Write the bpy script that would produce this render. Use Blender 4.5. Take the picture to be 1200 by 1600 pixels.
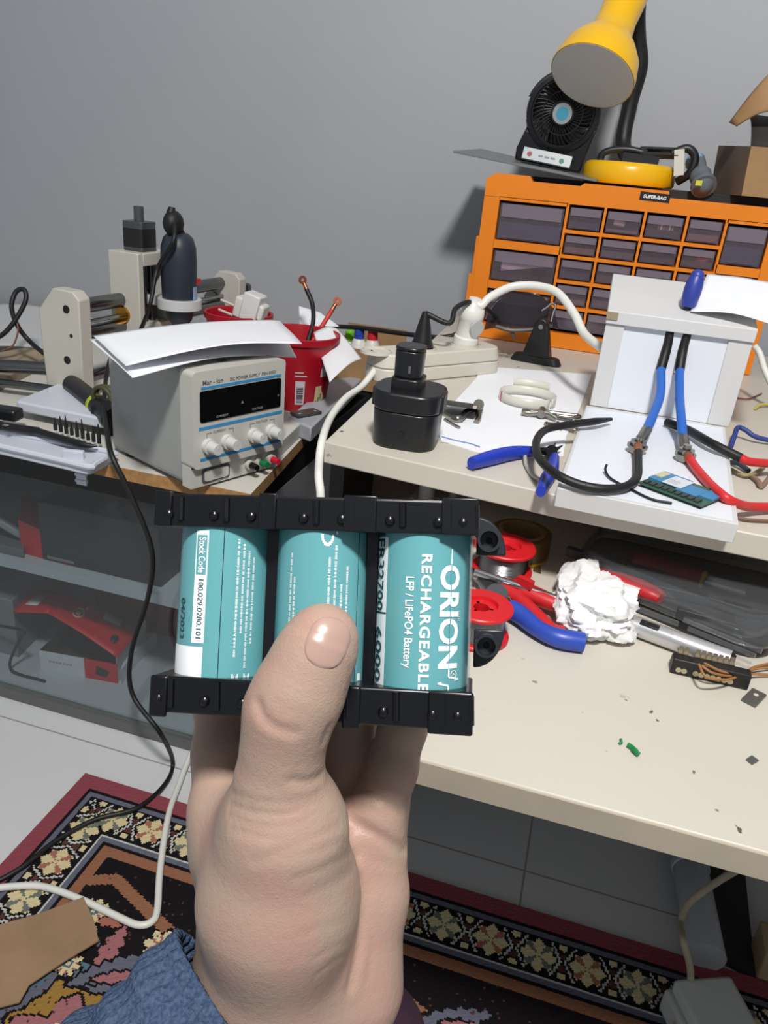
import bpy, bmesh, math, random
import numpy as np
from math import sin, cos, pi, radians, atan2, sqrt, asin, hypot
from mathutils import Matrix, Vector

S = bpy.context.scene
for o in list(bpy.data.objects):
    bpy.data.objects.remove(o)

# ------------------------------------------------------------------ camera
FPX, CAM_H = 1200.0, 0.90
YAW, PITCH, ROLL = radians(14), radians(24), radians(5.5)
CF = Vector((-sin(YAW)*cos(PITCH), cos(YAW)*cos(PITCH), -sin(PITCH)))
_r0 = Vector((cos(YAW), sin(YAW), 0)); _u0 = _r0.cross(CF)
CR = _r0*cos(ROLL) + _u0*sin(ROLL)
CU = CR.cross(CF)
CO = Vector((0, 0, CAM_H))
cam_data = bpy.data.cameras.new('camera')
cam = bpy.data.objects.new('camera', cam_data)
S.collection.objects.link(cam)
cam_data.sensor_fit = 'VERTICAL'
cam_data.sensor_height = 32.0
cam_data.lens = FPX/1600*32.0
cam_data.clip_start = 0.01
cam.matrix_world = Matrix(((CR.x, CU.x, -CF.x, CO.x), (CR.y, CU.y, -CF.y, CO.y), (CR.z, CU.z, -CF.z, CO.z), (0, 0, 0, 1)))
cam_data.dof.use_dof = False
S.camera = cam

# ------------------------------------------------------------------ light
S.view_settings.view_transform = 'Standard'
S.view_settings.look = 'None'
S.view_settings.gamma = 1.0
S.view_settings.use_curve_mapping = False
S.view_settings.exposure = 0.0
w = bpy.data.worlds.new('world'); S.world = w; w.use_nodes = True
bg = w.node_tree.nodes['Background']
bg.inputs[0].default_value = (0.86, 0.93, 1.0, 1); bg.inputs[1].default_value = 0.30

def area(name, loc, target, power, size, col=(1, 1, 1)):
    l = bpy.data.lights.new(name, 'AREA'); l.shape = 'DISK'; l.size = size; l.energy = power; l.color = col
    o = bpy.data.objects.new(name, l); S.collection.objects.link(o); o.location = loc
    d = Vector(target) - Vector(loc); o.rotation_euler = d.to_track_quat('-Z', 'Y').to_euler()
    return o
area('ceiling_lamp', (0.14, -0.32, 2.22), (0.0, 1.0, 0.5), 43, 0.24, (1.0, 0.975, 0.94))

# ------------------------------------------------------------------ pixel -> place
def ray(u, v): return CF + CR*((u-600)/FPX) - CU*((v-800)/FPX)
def at(u, v, z):
    d = ray(u, v); return CO + d*((z-CAM_H)/d.z)
def atY(u, v, y):
    d = ray(u, v); return CO + d*(y/d.y)
def atX(u, v, x):
    d = ray(u, v); return CO + d*(x/d.x)
def atD(u, v, dep): return CO + ray(u, v)*dep
def dep(p): return (Vector(p)-CO).dot(CF)

# ------------------------------------------------------------------ materials
def lin(c):
    r = []
    for x in c:
        x = x/255
        r.append(x/12.92 if x <= .04045 else ((x+.055)/1.055)**2.4)
    return tuple(r) + (1,)
MATS = {}
def mat(name, col, rough=.5, metal=0, bump=0, bscale=60, var=0, vscale=8, trans=None, sss=0, col2=None, spec=.5, coat=0):
    if name in MATS: return MATS[name]
    m = bpy.data.materials.new(name); m.use_nodes = True; MATS[name] = m
    nt = m.node_tree; n = nt.nodes; b = n['Principled BSDF']
    b.inputs['Base Color'].default_value = lin(col); b.inputs['Roughness'].default_value = rough; b.inputs['Metallic'].default_value = metal
    b.inputs['Specular IOR Level'].default_value = spec
    if coat: b.inputs['Coat Weight'].default_value = coat
    if var or bump or col2:
        tc = n.new('ShaderNodeTexCoord')
    if var or col2:
        no = n.new('ShaderNodeTexNoise'); no.inputs['Scale'].default_value = vscale; no.inputs['Detail'].default_value = 5
        nt.links.new(tc.outputs['Object'], no.inputs['Vector'])
        mx = n.new('ShaderNodeMix'); mx.data_type = 'RGBA'
        c = lin(col)
        mx.inputs[6].default_value = tuple(min(1, x*(1-var)) for x in c[:3])+(1,)
        mx.inputs[7].default_value = lin(col2) if col2 else tuple(min(1, x*(1+var)) for x in c[:3])+(1,)
        rp = n.new('ShaderNodeMapRange'); rp.inputs[1].default_value = .35; rp.inputs[2].default_value = .65
        nt.links.new(no.outputs[0], rp.inputs[0]); nt.links.new(rp.outputs[0], mx.inputs[0])
        nt.links.new(mx.outputs[2], b.inputs['Base Color'])
    if bump:
        nb = n.new('ShaderNodeTexNoise'); nb.inputs['Scale'].default_value = bscale; nb.inputs['Detail'].default_value = 4
        nt.links.new(tc.outputs['Object'], nb.inputs['Vector'])
        bp = n.new('ShaderNodeBump'); bp.inputs['Strength'].default_value = bump; bp.inputs['Distance'].default_value = .002
        nt.links.new(nb.outputs[0], bp.inputs['Height']); nt.links.new(bp.outputs[0], b.inputs['Normal'])
    if sss:
        b.inputs['Subsurface Weight'].default_value = sss; b.inputs['Subsurface Radius'].default_value = (.008, .003, .0015); b.inputs['Subsurface Scale'].default_value = .6
    return m
def clear(name, tint=(255, 255, 255), alpha=.12, rough=.05, body=None):
    """thin clear plastic or glass: mostly see-through, with a sharp surface reflection and a little haze of its own"""
    if name in MATS: return MATS[name]
    m = bpy.data.materials.new(name); m.use_nodes = True; MATS[name] = m
    nt = m.node_tree; n = nt.nodes; n.clear()
    out = n.new('ShaderNodeOutputMaterial'); tr = n.new('ShaderNodeBsdfTransparent'); tr.inputs[0].default_value = lin(tint)
    df = n.new('ShaderNodeBsdfDiffuse'); df.inputs[0].default_value = lin(body or (190, 195, 200))
    m1 = n.new('ShaderNodeMixShader'); m1.inputs[0].default_value = alpha
    nt.links.new(tr.outputs[0], m1.inputs[1]); nt.links.new(df.outputs[0], m1.inputs[2])
    gl = n.new('ShaderNodeBsdfGlossy'); gl.inputs['Roughness'].default_value = rough
    lw = n.new('ShaderNodeLayerWeight'); lw.inputs[0].default_value = .5
    pw = n.new('ShaderNodeMath'); pw.operation = 'POWER'; pw.inputs[1].default_value = 5; nt.links.new(lw.outputs['Facing'], pw.inputs[0])
    fr = n.new('ShaderNodeMath'); fr.operation = 'MULTIPLY_ADD'; fr.inputs[1].default_value = .9; fr.inputs[2].default_value = .045; nt.links.new(pw.outputs[0], fr.inputs[0])
    m2 = n.new('ShaderNodeMixShader'); nt.links.new(fr.outputs[0], m2.inputs[0])
    nt.links.new(m1.outputs[0], m2.inputs[1]); nt.links.new(gl.outputs[0], m2.inputs[2])
    nt.links.new(m2.outputs[0], out.inputs[0])
    return m

# ------------------------------------------------------------------ mesh helper
def catmull(pts, n=8, closed=False):
    P = [Vector(p) for p in pts]
    if len(P) < 3: return P
    out = []
    N = len(P)
    rng = range(N if closed else N-1)
    for i in rng:
        p1, p2 = P[i], P[(i+1) % N]
        p0 = P[i-1] if (i > 0 or closed) else p1*2-p2
        p3 = P[(i+2) % N] if (i+2 < N or closed) else p2*2-p1
        for k in range(n):
            t = k/n
            out.append(.5*((2*p1)+(-p0+p2)*t+(2*p0-5*p1+4*p2-p3)*t*t+(-p0+3*p1-3*p2+p3)*t**3))
    if not closed: out.append(P[-1])
    return out
def basis(d):
    d = Vector(d).normalized()
    a = Vector((0, 0, 1)) if abs(d.z) < .9 else Vector((1, 0, 0))
    x = a.cross(d).normalized(); return x, d.cross(x)
def FR(o, xdir=(1, 0, 0), zdir=(0, 0, 1)):
    """frame at o with its x along xdir and its z near zdir"""
    x = Vector(xdir).normalized(); z = Vector(zdir); z = (z-x*z.dot(x)).normalized(); y = z.cross(x)
    o = Vector(o)
    return Matrix(((x.x, y.x, z.x, o.x), (x.y, y.y, z.y, o.y), (x.z, y.z, z.z, o.z), (0, 0, 0, 1)))
TXT = {}
def text_geo(s, size, bold=0, cuts=0, align='LEFT', spacing=1.0):
    key = (s, size, bold, cuts, align, spacing)
    if key in TXT: return TXT[key]
    c = bpy.data.curves.new('t', 'FONT'); c.body = s; c.size = size; c.align_x = align; c.offset = bold; c.resolution_u = 3; c.space_character = spacing
    o = bpy.data.objects.new('t', c); S.collection.objects.link(o)
    bpy.context.view_layer.update()
    dg = bpy.context.evaluated_depsgraph_get()
    me = bpy.data.meshes.new_from_object(o.evaluated_get(dg))
    bm = bmesh.new(); bm.from_mesh(me)
    bmesh.ops.triangulate(bm, faces=bm.faces[:])
    if cuts:
        ys = [v.co.y for v in bm.verts]; y0, y1 = min(ys), max(ys)
        for k in range(1, cuts):
            bmesh.ops.bisect_plane(bm, geom=bm.verts[:]+bm.edges[:]+bm.faces[:], plane_co=(0, y0+(y1-y0)*k/cuts, 0), plane_no=(0, 1, 0))
    bm.verts.index_update()
    r = ([v.co.copy() for v in bm.verts], [[v.index for v in f.verts] for f in bm.faces])
    bm.free(); bpy.data.meshes.remove(me); bpy.data.objects.remove(o); bpy.data.curves.remove(c)
    TXT[key] = r
    return r

class M:
    def __init__(s, T=None): s.v = []; s.f = []; s.mi = []; s.T = T; s.m = 0
    def add(s, vs, fs, T=None):
        b = len(s.v); T = T or s.T
        for p in vs:
            p = Vector(p); s.v.append(T @ p if T else p)
        for f in fs: s.f.append([i+b for i in f]); s.mi.append(s.m)
        return s
    def hexa(s, p, T=None):  # 4 bottom, 4 top
        return s.add(p, [(3, 2, 1, 0), (4, 5, 6, 7), (0, 1, 5, 4), (1, 2, 6, 5), (2, 3, 7, 6), (3, 0, 4, 7)], T)
    def box(s, x0, x1, y0, y1, z0, z1, T=None):
        return s.hexa([(x0, y0, z0), (x1, y0, z0), (x1, y1, z0), (x0, y1, z0), (x0, y0, z1), (x1, y0, z1), (x1, y1, z1), (x0, y1, z1)], T)
    def prism(s, poly, z0, z1, T=None, scale=1):
        n = len(poly)
        cx = sum(p[0] for p in poly)/n; cy = sum(p[1] for p in poly)/n
        vs = [(p[0], p[1], z0) for p in poly]+[(cx+(p[0]-cx)*scale, cy+(p[1]-cy)*scale, z1) for p in poly]
        fs = [list(range(n))[::-1], list(range(n, 2*n))]+[(i, (i+1) % n, n+(i+1) % n, n+i) for i in range(n)]
        return s.add(vs, fs, T)
    def cyl(s, p0, p1, r0, r1=None, n=20, T=None, caps=True):
        r1 = r0 if r1 is None else r1
        p0, p1 = Vector(p0), Vector(p1); x, y = basis(p1-p0)
        vs = []
        for p, r in ((p0, r0), (p1, r1)):
            for i in range(n):
                a = 2*pi*i/n; vs.append(p+x*cos(a)*r+y*sin(a)*r)
        fs = [(i, (i+1) % n, n+(i+1) % n, n+i) for i in range(n)]
        if caps: fs += [list(range(n))[::-1], list(range(n, 2*n))]
        return s.add(vs, fs, T)
    def tube(s, pts, r, n=10, sm=6, T=None, closed=False, flat=None):
        P = catmull(pts, sm, closed) if sm else [Vector(p) for p in pts]
        N = len(P); R = r if callable(r) else (lambda t: r)
        vs = []; fs = []
        prev = None
        for i, p in enumerate(P):
            d = (P[(i+1) % N]-P[i-1]) if closed else (P[min(i+1, N-1)]-P[max(i-1, 0)])
            if d.length < 1e-9: d = Vector((0, 0, 1))
            d.normalize()
            if prev is None: x, y = basis(d)
            else:
                x = prev-d*prev.dot(d); x.normalize(); y = d.cross(x)
            prev = x
            rr = R(i/(N-1))
            for k in range(n):
                a = 2*pi*k/n
                vs.append(p+x*cos(a)*rr+y*sin(a)*rr*(flat or 1))
        for i in range(N if closed else N-1):
            for k in range(n):
                a, b = i*n+k, i*n+(k+1) % n; j = ((i+1) % N)*n
                fs.append((a, b, j+(k+1) % n, j+k))
        if not closed: fs += [list(range(n))[::-1], list(range((N-1)*n, N*n))]
        return s.add(vs, fs, T)
    def lathe(s, prof, T=None, n=32, closed=False):
        vs = []; fs = []; k = len(prof)
        for i in range(n):
            a = 2*pi*i/n
            for r, z in prof: vs.append((r*cos(a), r*sin(a), z))
        for i in range(n):
            j = (i+1) % n
            for q in range(k if closed else k-1):
                q2 = (q+1) % k
                fs.append((i*k+q, j*k+q, j*k+q2, i*k+q2))
        if not closed:
            if prof[0][0] > 1e-6: fs.append([i*k for i in range(n)][::-1])
            if prof[-1][0] > 1e-6: fs.append([i*k+k-1 for i in range(n)])
        return s.add(vs, fs, T)
    def ball(s, c, r, T=None, n=16, sc=(1, 1, 1)):
        vs = []; fs = []; h = n//2
        for j in range(h+1):
            ph = pi*j/h
            for i in range(n):
                a = 2*pi*i/n; vs.append((c[0]+r*sc[0]*sin(ph)*cos(a), c[1]+r*sc[1]*sin(ph)*sin(a), c[2]+r*sc[2]*cos(ph)))
        for j in range(h):
            for i in range(n): fs.append((j*n+i, (j+1)*n+i, (j+1)*n+(i+1) % n, j*n+(i+1) % n))
        return s.add(vs, fs, T)
    def grid(s, fn, nu, nv, T=None):
        vs = [fn(i/nu, j/nv) for j in range(nv+1) for i in range(nu+1)]
        fs = [(j*(nu+1)+i, j*(nu+1)+i+1, (j+1)*(nu+1)+i+1, (j+1)*(nu+1)+i) for j in range(nv) for i in range(nu)]
        return s.add(vs, fs, T)
    def text(s, st, size, T, bold=0, fn=None, cuts=0, align='LEFT', spacing=1.0):
        vs, fs = text_geo(st, size, bold, cuts, align, spacing)
        return s.add([fn(p) for p in vs] if fn else vs, fs, T)
    def build(s, name, mats, parent=None, smooth=35, bev=0, seg=2, solid=0, recalc=True, sub=0, origin=None):
        if not isinstance(mats, (list, tuple)): mats = [mats]
        vs = s.v
        o = bpy.data.objects.new(name, bpy.data.meshes.new(name))
        if parent is not None:
            I = WM(parent).inverted(); vs = [I @ p for p in vs]
        else:
            xs = [p.x for p in vs]; ys = [p.y for p in vs]; zs = [p.z for p in vs]
            c = Vector(origin) if origin else Vector(((min(xs)+max(xs))/2, (min(ys)+max(ys))/2, min(zs)))
            vs = [p-c for p in vs]; o.location = c
        me = o.data
        me.from_pydata([tuple(p) for p in vs], [], s.f)
        for m in mats: me.materials.append(m)
        me.polygons.foreach_set('material_index', s.mi)
        if recalc:
            bm = bmesh.new(); bm.from_mesh(me)
            bmesh.ops.remove_doubles(bm, verts=bm.verts[:], dist=1e-6)
            bmesh.ops.recalc_face_normals(bm, faces=bm.faces[:]); bm.to_mesh(me); bm.free()
        if smooth:
            me.shade_smooth(); me.set_sharp_from_angle(angle=radians(smooth))
        me.update()
        S.collection.objects.link(o)
        if parent is not None: o.parent = parent
        if solid:
            q = o.modifiers.new('s', 'SOLIDIFY'); q.thickness = solid; q.offset = 0
        if bev:
            q = o.modifiers.new('b', 'BEVEL'); q.width = bev; q.segments = seg; q.limit_method = 'ANGLE'; q.angle_limit = radians(40)
            q.harden_normals = False
        if sub:
            q = o.modifiers.new('u', 'SUBSURF'); q.levels = sub; q.render_levels = sub
        return o
def WM(o):
    return (WM(o.parent) @ o.matrix_basis) if o.parent else o.matrix_basis.copy()
def tag(o, label, cat, group=None):
    o['label'] = label; o['category'] = cat
    if group: o['group'] = group
    return o
def thing(name, label, cat, loc=(0, 0, 0), rz=0, group=None):
    o = bpy.data.objects.new(name, None); o.empty_display_size = .02; S.collection.objects.link(o)
    o.location = loc; o.rotation_euler = (0, 0, rz)
    return tag(o, label, cat, group)
def struct(o): o['kind'] = 'structure'; return o
def dup(root, M4, label, group=None):
    """copy a thing with its parts and their pieces to a new place"""
    r = root.copy(); S.collection.objects.link(r); r.matrix_basis = M4; r['label'] = label
    if group: r['group'] = group
    for ch in list(root.children):
        c = ch.copy(); S.collection.objects.link(c); c.parent = r
        for g in list(ch.children):
            d = g.copy(); S.collection.objects.link(d); d.parent = c
    return r
def rrect(x0, x1, y0, y1, r, n=5):
    P = []
    for cx, cy, a0 in ((x1-r, y1-r, 0), (x0+r, y1-r, pi/2), (x0+r, y0+r, pi), (x1-r, y0+r, 1.5*pi)):
        for k in range(n+1):
            a = a0+pi/2*k/n; P.append((cx+r*cos(a), cy+r*sin(a)))
    return P
ZL, ZU, ZT, YW = .53, .63, .50, 1.70      # lower desk top, raised shelf top, left board top, back wall

white_pl = mat('white_plastic', (225, 225, 218), .4)
black_pl = mat('black_plastic', (22, 23, 26), .4)
black_rub = mat('black_rubber', (18, 18, 19), .55)
steel = mat('steel', (170, 170, 172), .28, 1)
dsteel = mat('dark_steel', (95, 92, 90), .4, 1)
paper = mat('paper', (236, 238, 243), .75)
red_pl = mat('red_plastic', (205, 28, 36), .42)
copper = mat('copper', (190, 110, 80), .3, 1)
# ================================================================== SETTING
wall_m = mat('wall_paint', (166, 169, 175), .6, var=.03, vscale=1.5, bump=.15, bscale=25)
def plane(name, pts, m):
    q = M(); q.add(pts, [(0, 1, 2, 3)]); return struct(q.build(name, m, recalc=False, smooth=0, origin=(0, 0, 0)))
plane('wall_back', [(-3.2, YW, 0), (3.2, YW, 0), (3.2, YW, 2.6), (-3.2, YW, 2.6)], wall_m)
plane('ceiling', [(-3.2, YW, 2.6), (3.2, YW, 2.6), (3.2, -1.6, 2.6), (-3.2, -1.6, 2.6)], mat('ceiling_paint', (220, 220, 220), .8))
# tiled floor: large pale glossy tiles with fine grey joints
fm = mat('floor_tile', (205, 207, 210), .22, var=.03, vscale=3)
nt = fm.node_tree; nn = nt.nodes; bsdf = nn['Principled BSDF']
tc = nn.new('ShaderNodeTexCoord'); br = nn.new('ShaderNodeTexBrick')
br.offset = 0; br.inputs['Scale'].default_value = 1; br.inputs['Brick Width'].default_value = 1.20; br.inputs['Row Height'].default_value = .60
br.inputs['Mortar Size'].default_value = .0016; br.inputs['Color1'].default_value = lin((212, 213, 215)); br.inputs['Color2'].default_value = lin((206, 208, 210)); br.inputs['Mortar'].default_value = lin((158, 156, 150))
mp = nn.new('ShaderNodeMapping'); mp.inputs['Location'].default_value = (-.048, .356, 0)
nt.links.new(tc.outputs['Object'], mp.inputs[0]); nt.links.new(mp.outputs[0], br.inputs['Vector'])
nt.links.new(br.outputs['Color'], bsdf.inputs['Base Color'])
plane('floor', [(-3.2, -1.6, 0), (3.2, -1.6, 0), (3.2, YW, 0), (-3.2, YW, 0)], fm)

# ------------------------------------------------------------------ patterned rug (knots of wool in twelve colours)
def build_rug():
    K = .0025
    X0, X1, Y1, Y0 = -.628, .70, .776, .14
    nx, ny = int((X1-X0)/K), int((Y1-Y0)/K)
    cols = [('maroon', (138, 70, 80)), ('navy', (38, 38, 52)), ('greyblue', (98, 100, 114)), ('black', (26, 23, 26)), ('cream', (206, 192, 150)), ('terracotta', (160, 104, 88)),
            ('sage', (108, 114, 106)), ('white', (186, 188, 184)), ('orange', (142, 98, 74)), ('teal', (86, 112, 126)), ('pink', (156, 102, 106)), ('ochre', (150, 116, 58)), ('brown', (86, 54, 50))]
    MA, NA, GB, BK, CR_, TE, SA, WH, OR, TL, PK, OC, BR = range(13)
    I, J = np.meshgrid(np.arange(nx), np.arange(ny))
    s = (I+.5)*K; t = (J+.5)*K          # from the left edge, from the far edge
    wdt = nx*K
    s2 = wdt-s
    b = np.minimum(np.minimum(s, s2), t)
    along = np.where(t <= np.minimum(s, s2), s, t)
    c = np.full(b.shape, BK)
    def band(a0, a1, col):
        c[(b >= a0) & (b < a1)] = col
    band(0, .026, MA); band(.026, .031, BK); band(.031, .037, GB); band(.037, .040, BK); band(.040, .088, BK)
    band(.088, .0915, BK); band(.0915, .096, WH); band(.096, .103, GB); band(.103, .107, BK); band(.107, .122, OR)
    # flowers of the main border
    P = .0615
    k = np.floor(along/P); du = along-(k+.5)*P; dv = b-.064
    r = np.hypot(du, dv); th = np.arctan2(dv, du)
    inb = (b >= .040) & (b < .088)
    odd = (k % 2 == 0)
    lob = .0222*(1+.11*np.cos(8*th))
    fl = inb & (r < lob); c[fl] = CR_
    pet = inb & (r < .0190+.002*np.cos(4*th-np.pi)) & (np.abs(np.cos(2*th)) < .40+.12*(r/.02)) & (r > .002)
    c[pet & odd] = TE; c[pet & ~odd] = SA
    rim = inb & (np.abs(r-lob) < .0016); c[rim] = BK
    # dividers between flowers: white zigzag, brown and black lozenges
    de = np.abs(du)-P/2
    z = inb & (np.abs(np.abs(dv)*.55+de+.0025) < .0017) & (r > lob+.001); c[z] = WH
    z = inb & (de > -.0075) & (np.abs(dv) < .0125) & (np.abs(dv) > .003) & (np.abs(dv)*.55+de > .0005) & (r > lob+.001); c[z] = BR
    z = inb & (np.hypot(np.abs(du)-P/2, np.abs(dv)-.0205) < .0055); c[z] = CR_
    # field
    f = b >= .122
    def F(mask, col): c[f & mask] = col
    mid = wdt*.5
    sm = np.abs(s-mid)                   # mirrored about the middle
    # rusty lattice band that zigzags under the border
    zz = .185+.035*np.abs(((sm/.17) % 2)-1)*2-.035
    F(np.abs(t-zz) < .0085, OR); F(np.abs(np.abs(t-zz)-.0105) < .002, BK)
    def rosette(cx, cy, R, colr, core, n=8):
        d = np.hypot(s-cx, t-cy); a = np.arctan2(t-cy, s-cx)
        e = R*(1+.18*np.cos(n*a))
        F(d < e+.003, BK); F(d < e, colr); F((d < e) & (np.cos(n*a) < -.55) & (d > R*.4), PK); F(d < R*.42, core); F(d < R*.18, CR_)
    def leaf(cx, cy, ang, L, W, colr, edge=BK):
        x = (s-cx)*cos(ang)+(t-cy)*sin(ang); y = -(s-cx)*sin(ang)+(t-cy)*cos(ang)
        e = W*np.clip(1-(x/L)**2, 0, 1)*(1+.22*np.sin(x*420))
        F((np.abs(x) < L+.002) & (np.abs(y) < e+.0035), edge); F((np.abs(x) < L) & (np.abs(y) < e), colr)
    def medal(cx, cy, R):
        d = np.hypot(s-cx, (t-cy)*.9); a = np.arctan2(t-cy, s-cx)
        e = R*(1+.10*np.cos(6*a)+.05*np.cos(12*a))
        F(d < e+.004, BK); F(d < e, TL); F((d < e*.80), GB); F(d < e*.62+.004, BK); F(d < e*.62, OC)
        e2 = e*.40*(1+.35*np.cos(4*a)); F(d < e2+.0035, BK); F(d < e2, PK); F(d < R*.14, CR_); F(d < R*.06, GB)
    rnd = random.Random(4)
    for gx in np.arange(.17, wdt, .115):
        for gy in np.arange(.225, .74, .10):
            q = rnd.random()
            x, y = gx+rnd.uniform(-.02, .02), gy+rnd.uniform(-.02, .02)
            leaf(x, y, rnd.uniform(0, 3.1), .045, .009, rnd.choice([GB, OR, PK, BR, TL]))
            leaf(x+.02, y-.015, rnd.uniform(0, 3.1), .028, .007, rnd.choice([CR_, OR, TE, GB]))
            if q < .5: rosette(x, y, .017, rnd.choice([CR_, TE, PK, OR]), rnd.choice([GB, OC, TL]))
            if .5 < q < .8: rosette(x+.03, y+.03, .010, CR_, OR, 5)
    for cx, cy, R in ((.205, .345, .082), (.52, .25, .058), (.30, .52, .07), (.62, .44, .085), (.93, .285, .075), (1.15, .40, .07)):
        medal(cx, cy, R)
        for a in (.5, 2.64, 1.57): leaf(cx+cos(a)*R*1.35, cy-sin(a)*R*1.3, a, .035, .011, PK)
    for cx, cy, R in ((.155, .20, .016), (.26, .215, .020), (.36, .235, .018), (.17, .27, .014), (.42, .205, .018), (.70, .205, .020), (.84, .235, .017), (.585, .215, .016), (.80, .172, .013), (1.0, .19, .015), (.735, .30, .022)):
        rosette(cx, cy, R, CR_, OC if R > .016 else TL)
    for cx, cy, ang in ((.22, .26, 2.4), (.30, .27, .6), (.48, .33, .8), (.66, .26, 2.3), (.78, .26, .5), (.40, .32, 2.2), (.56, .33, 1.2), (.88, .19, .3), (.62, .18, 2.7)):
        leaf(cx, cy, ang, .050, .011, GB); leaf(cx+.012, cy+.006, ang+.3, .028, .006, PK)
    rr = np.random.RandomState(1)
    sp = f & (rr.rand(*c.shape) < .015); c[sp] = BR
    # mesh
    h = .008
    xs = X0+np.arange(nx+1)*K; ys = Y1-np.arange(ny+1)*K
    vx, vy = np.meshgrid(xs, ys)
    vz = h+rr.rand(*vx.shape)*.0007
    top = np.stack([vx, vy, vz], -1).reshape(-1, 3)
    W = nx+1
    i, j = np.meshgrid(np.arange(nx), np.arange(ny))
    a = (j*W+i).ravel()
    fs = np.stack([a+W, a+W+1, a+1, a], -1)
    vs = top.tolist(); F_ = fs.tolist(); mi = c.ravel().tolist()
    loop = list(range(0, W))+[k*W+nx for k in range(1, ny+1)]+[ny*W+k for k in range(nx-1, -1, -1)]+[k*W for k in range(ny-1, 0, -1)]
    base = len(vs)
    for q in loop: vs.append([vs[q][0], vs[q][1], .0006])
    n = len(loop)
    for q in range(n): F_.append([loop[q], base+q, base+(q+1) % n, loop[(q+1) % n]]); mi.append(MA)
    F_.append([base+q for q in range(n)]); mi.append(BR)
    me = bpy.data.meshes.new('rug'); me.from_pydata(vs, [], F_); me.polygons.foreach_set('material_index', mi)
    for nm, cc in cols: me.materials.append(mat('wool_'+nm, cc, .95, spec=.1))
    o = bpy.data.objects.new('rug', me); S.collection.objects.link(o)
    tag(o, 'patterned oriental wool rug with maroon edge and flower border on the floor', 'rug')
build_rug()

# ------------------------------------------------------------------ the desk with its raised shelf
maple = mat('maple_laminate', (203, 198, 187), .42, col2=(198, 191, 178), vscale=3)
def speckle(m, amount=.70, scale=85, dark=(96, 84, 66)):
    """scattered crumbs and burn marks on a laminate"""
    nt = m.node_tree; n = nt.nodes; b = n['Principled BSDF']
    src = b.inputs['Base Color'].links[0].from_socket
    tc = n.new('ShaderNodeTexCoord'); v = n.new('ShaderNodeTexNoise'); v.inputs['Scale'].default_value = scale; v.inputs['Detail'].default_value = 2
    g = n.new('ShaderNodeTexNoise'); g.inputs['Scale'].default_value = 9
    mu = n.new('ShaderNodeMath'); mu.operation = 'MULTIPLY'
    r1 = n.new('ShaderNodeMapRange'); r1.inputs[1].default_value = amount; r1.inputs[2].default_value = amount+.04
    r2 = n.new('ShaderNodeMapRange'); r2.inputs[1].default_value = .52; r2.inputs[2].default_value = .60
    mx = n.new('ShaderNodeMix'); mx.data_type = 'RGBA'; mx.inputs[7].default_value = lin(dark)
    nt.links.new(tc.outputs['Object'], v.inputs['Vector']); nt.links.new(tc.outputs['Object'], g.inputs['Vector'])
    nt.links.new(v.outputs[0], r1.inputs[0]); nt.links.new(g.outputs[0], r2.inputs[0])
    nt.links.new(r1.outputs[0], mu.inputs[0]); nt.links.new(r2.outputs[0], mu.inputs[1]); nt.links.new(mu.outputs[0], mx.inputs[0])
    nt.links.new(src, mx.inputs[6]); nt.links.new(mx.outputs[2], b.inputs['Base Color'])
speckle(maple)
edge_m = mat('maple_edge_band', (176, 164, 146), .5, var=.05, vscale=20)
brown_m = mat('brown_panel', (88, 70, 56), .6, var=.1)
black_panel = mat('black_panel', (24, 23, 24), .5)
desk = thing('workbench_desk', 'pale maple laminate desk with raised back shelf, covered in electronics tools', 'desk', (.4, .8, 0))
q = M(); q.box(-.185, 1.3, .416, .905, ZL-.022, ZL); q.build('desktop', maple, desk, bev=.0015)
q = M(); q.box(-.185, 1.3, .4145, .4162, ZL-.0215, ZL-.0015); q.build('edge_band', edge_m, desk, smooth=0)
pl = at(507, 690, ZU); bl = at(705, 500, ZU)
q = M(); q.prism([(pl.x, pl.y), (-.01, .705), (1.3, .660), (1.3, 1.66), (bl.x, 1.66)], ZU-.024, ZU); q.build('raised_shelf', maple, desk, bev=.0015)
q = M(); q.box(-.245, 1.3, .9055, .925, .40, ZU-.024); q.build('back_panel', brown_m, desk, smooth=0)
q = M(); q.box(-.262, -.2455, .78, 1.60, 0, ZU-.0241); q.build('side_panel', black_panel, desk, smooth=0)
q = M(); q.box(.95, .97, .43, .904, 0, ZL-.022); q.build('side_panel', edge_m, desk, smooth=0)
for x, m_ in ((-.165, 'w'), (-.130, 's')):
    q = M(); q.cyl((x, .87, ZL), (x, .87, ZU-.0241), .010, n=16); q.build('shelf_post', mat('white_post', (205, 205, 203), .4) if m_ == 'w' else steel, desk)

# ------------------------------------------------------------------ low cabinet with a glass front, left
tvblack = mat('cabinet_black', (17, 17, 19), .45)
tvgrey = mat('cabinet_shelf_grey', (176, 182, 186), .5, var=.05, vscale=6)
tv = thing('low_glass_cabinet', 'low black cabinet with glass front and grey shelves, left under the chipboard worktop', 'cabinet', (-.9, 1.1, 0))
CX0, CX1, CY0, CY1 = -1.45, -.418, .885, 1.45
q = M(); q.box(CX0, CX1, CY0-.012, CY1, .440, .4805); q.build('top_panel', tvblack, tv, bev=.002)
q = M(); q.box(CX0, CX1, CY0, CY1, .0005, .030); q.build('base_panel', mat('cabinet_base', (98, 100, 98), .5), tv, bev=.002)
q = M(); q.box(CX0+.02, CX1-.02, CY0+.006, CY1-.02, .030, .034); q.build('bottom_shelf', tvgrey, tv, smooth=0)
q = M(); q.box(CX0+.02, CX1-.016, CY0+.02, CY1-.02, .255, .272); q.build('middle_shelf', tvgrey, tv, smooth=0)
q = M(); q.box(CX0, CX1, CY1-.02, CY1, .03, .44); q.build('back_panel', mat('cabinet_back', (48, 45, 44), .6), tv, smooth=0)
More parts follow.
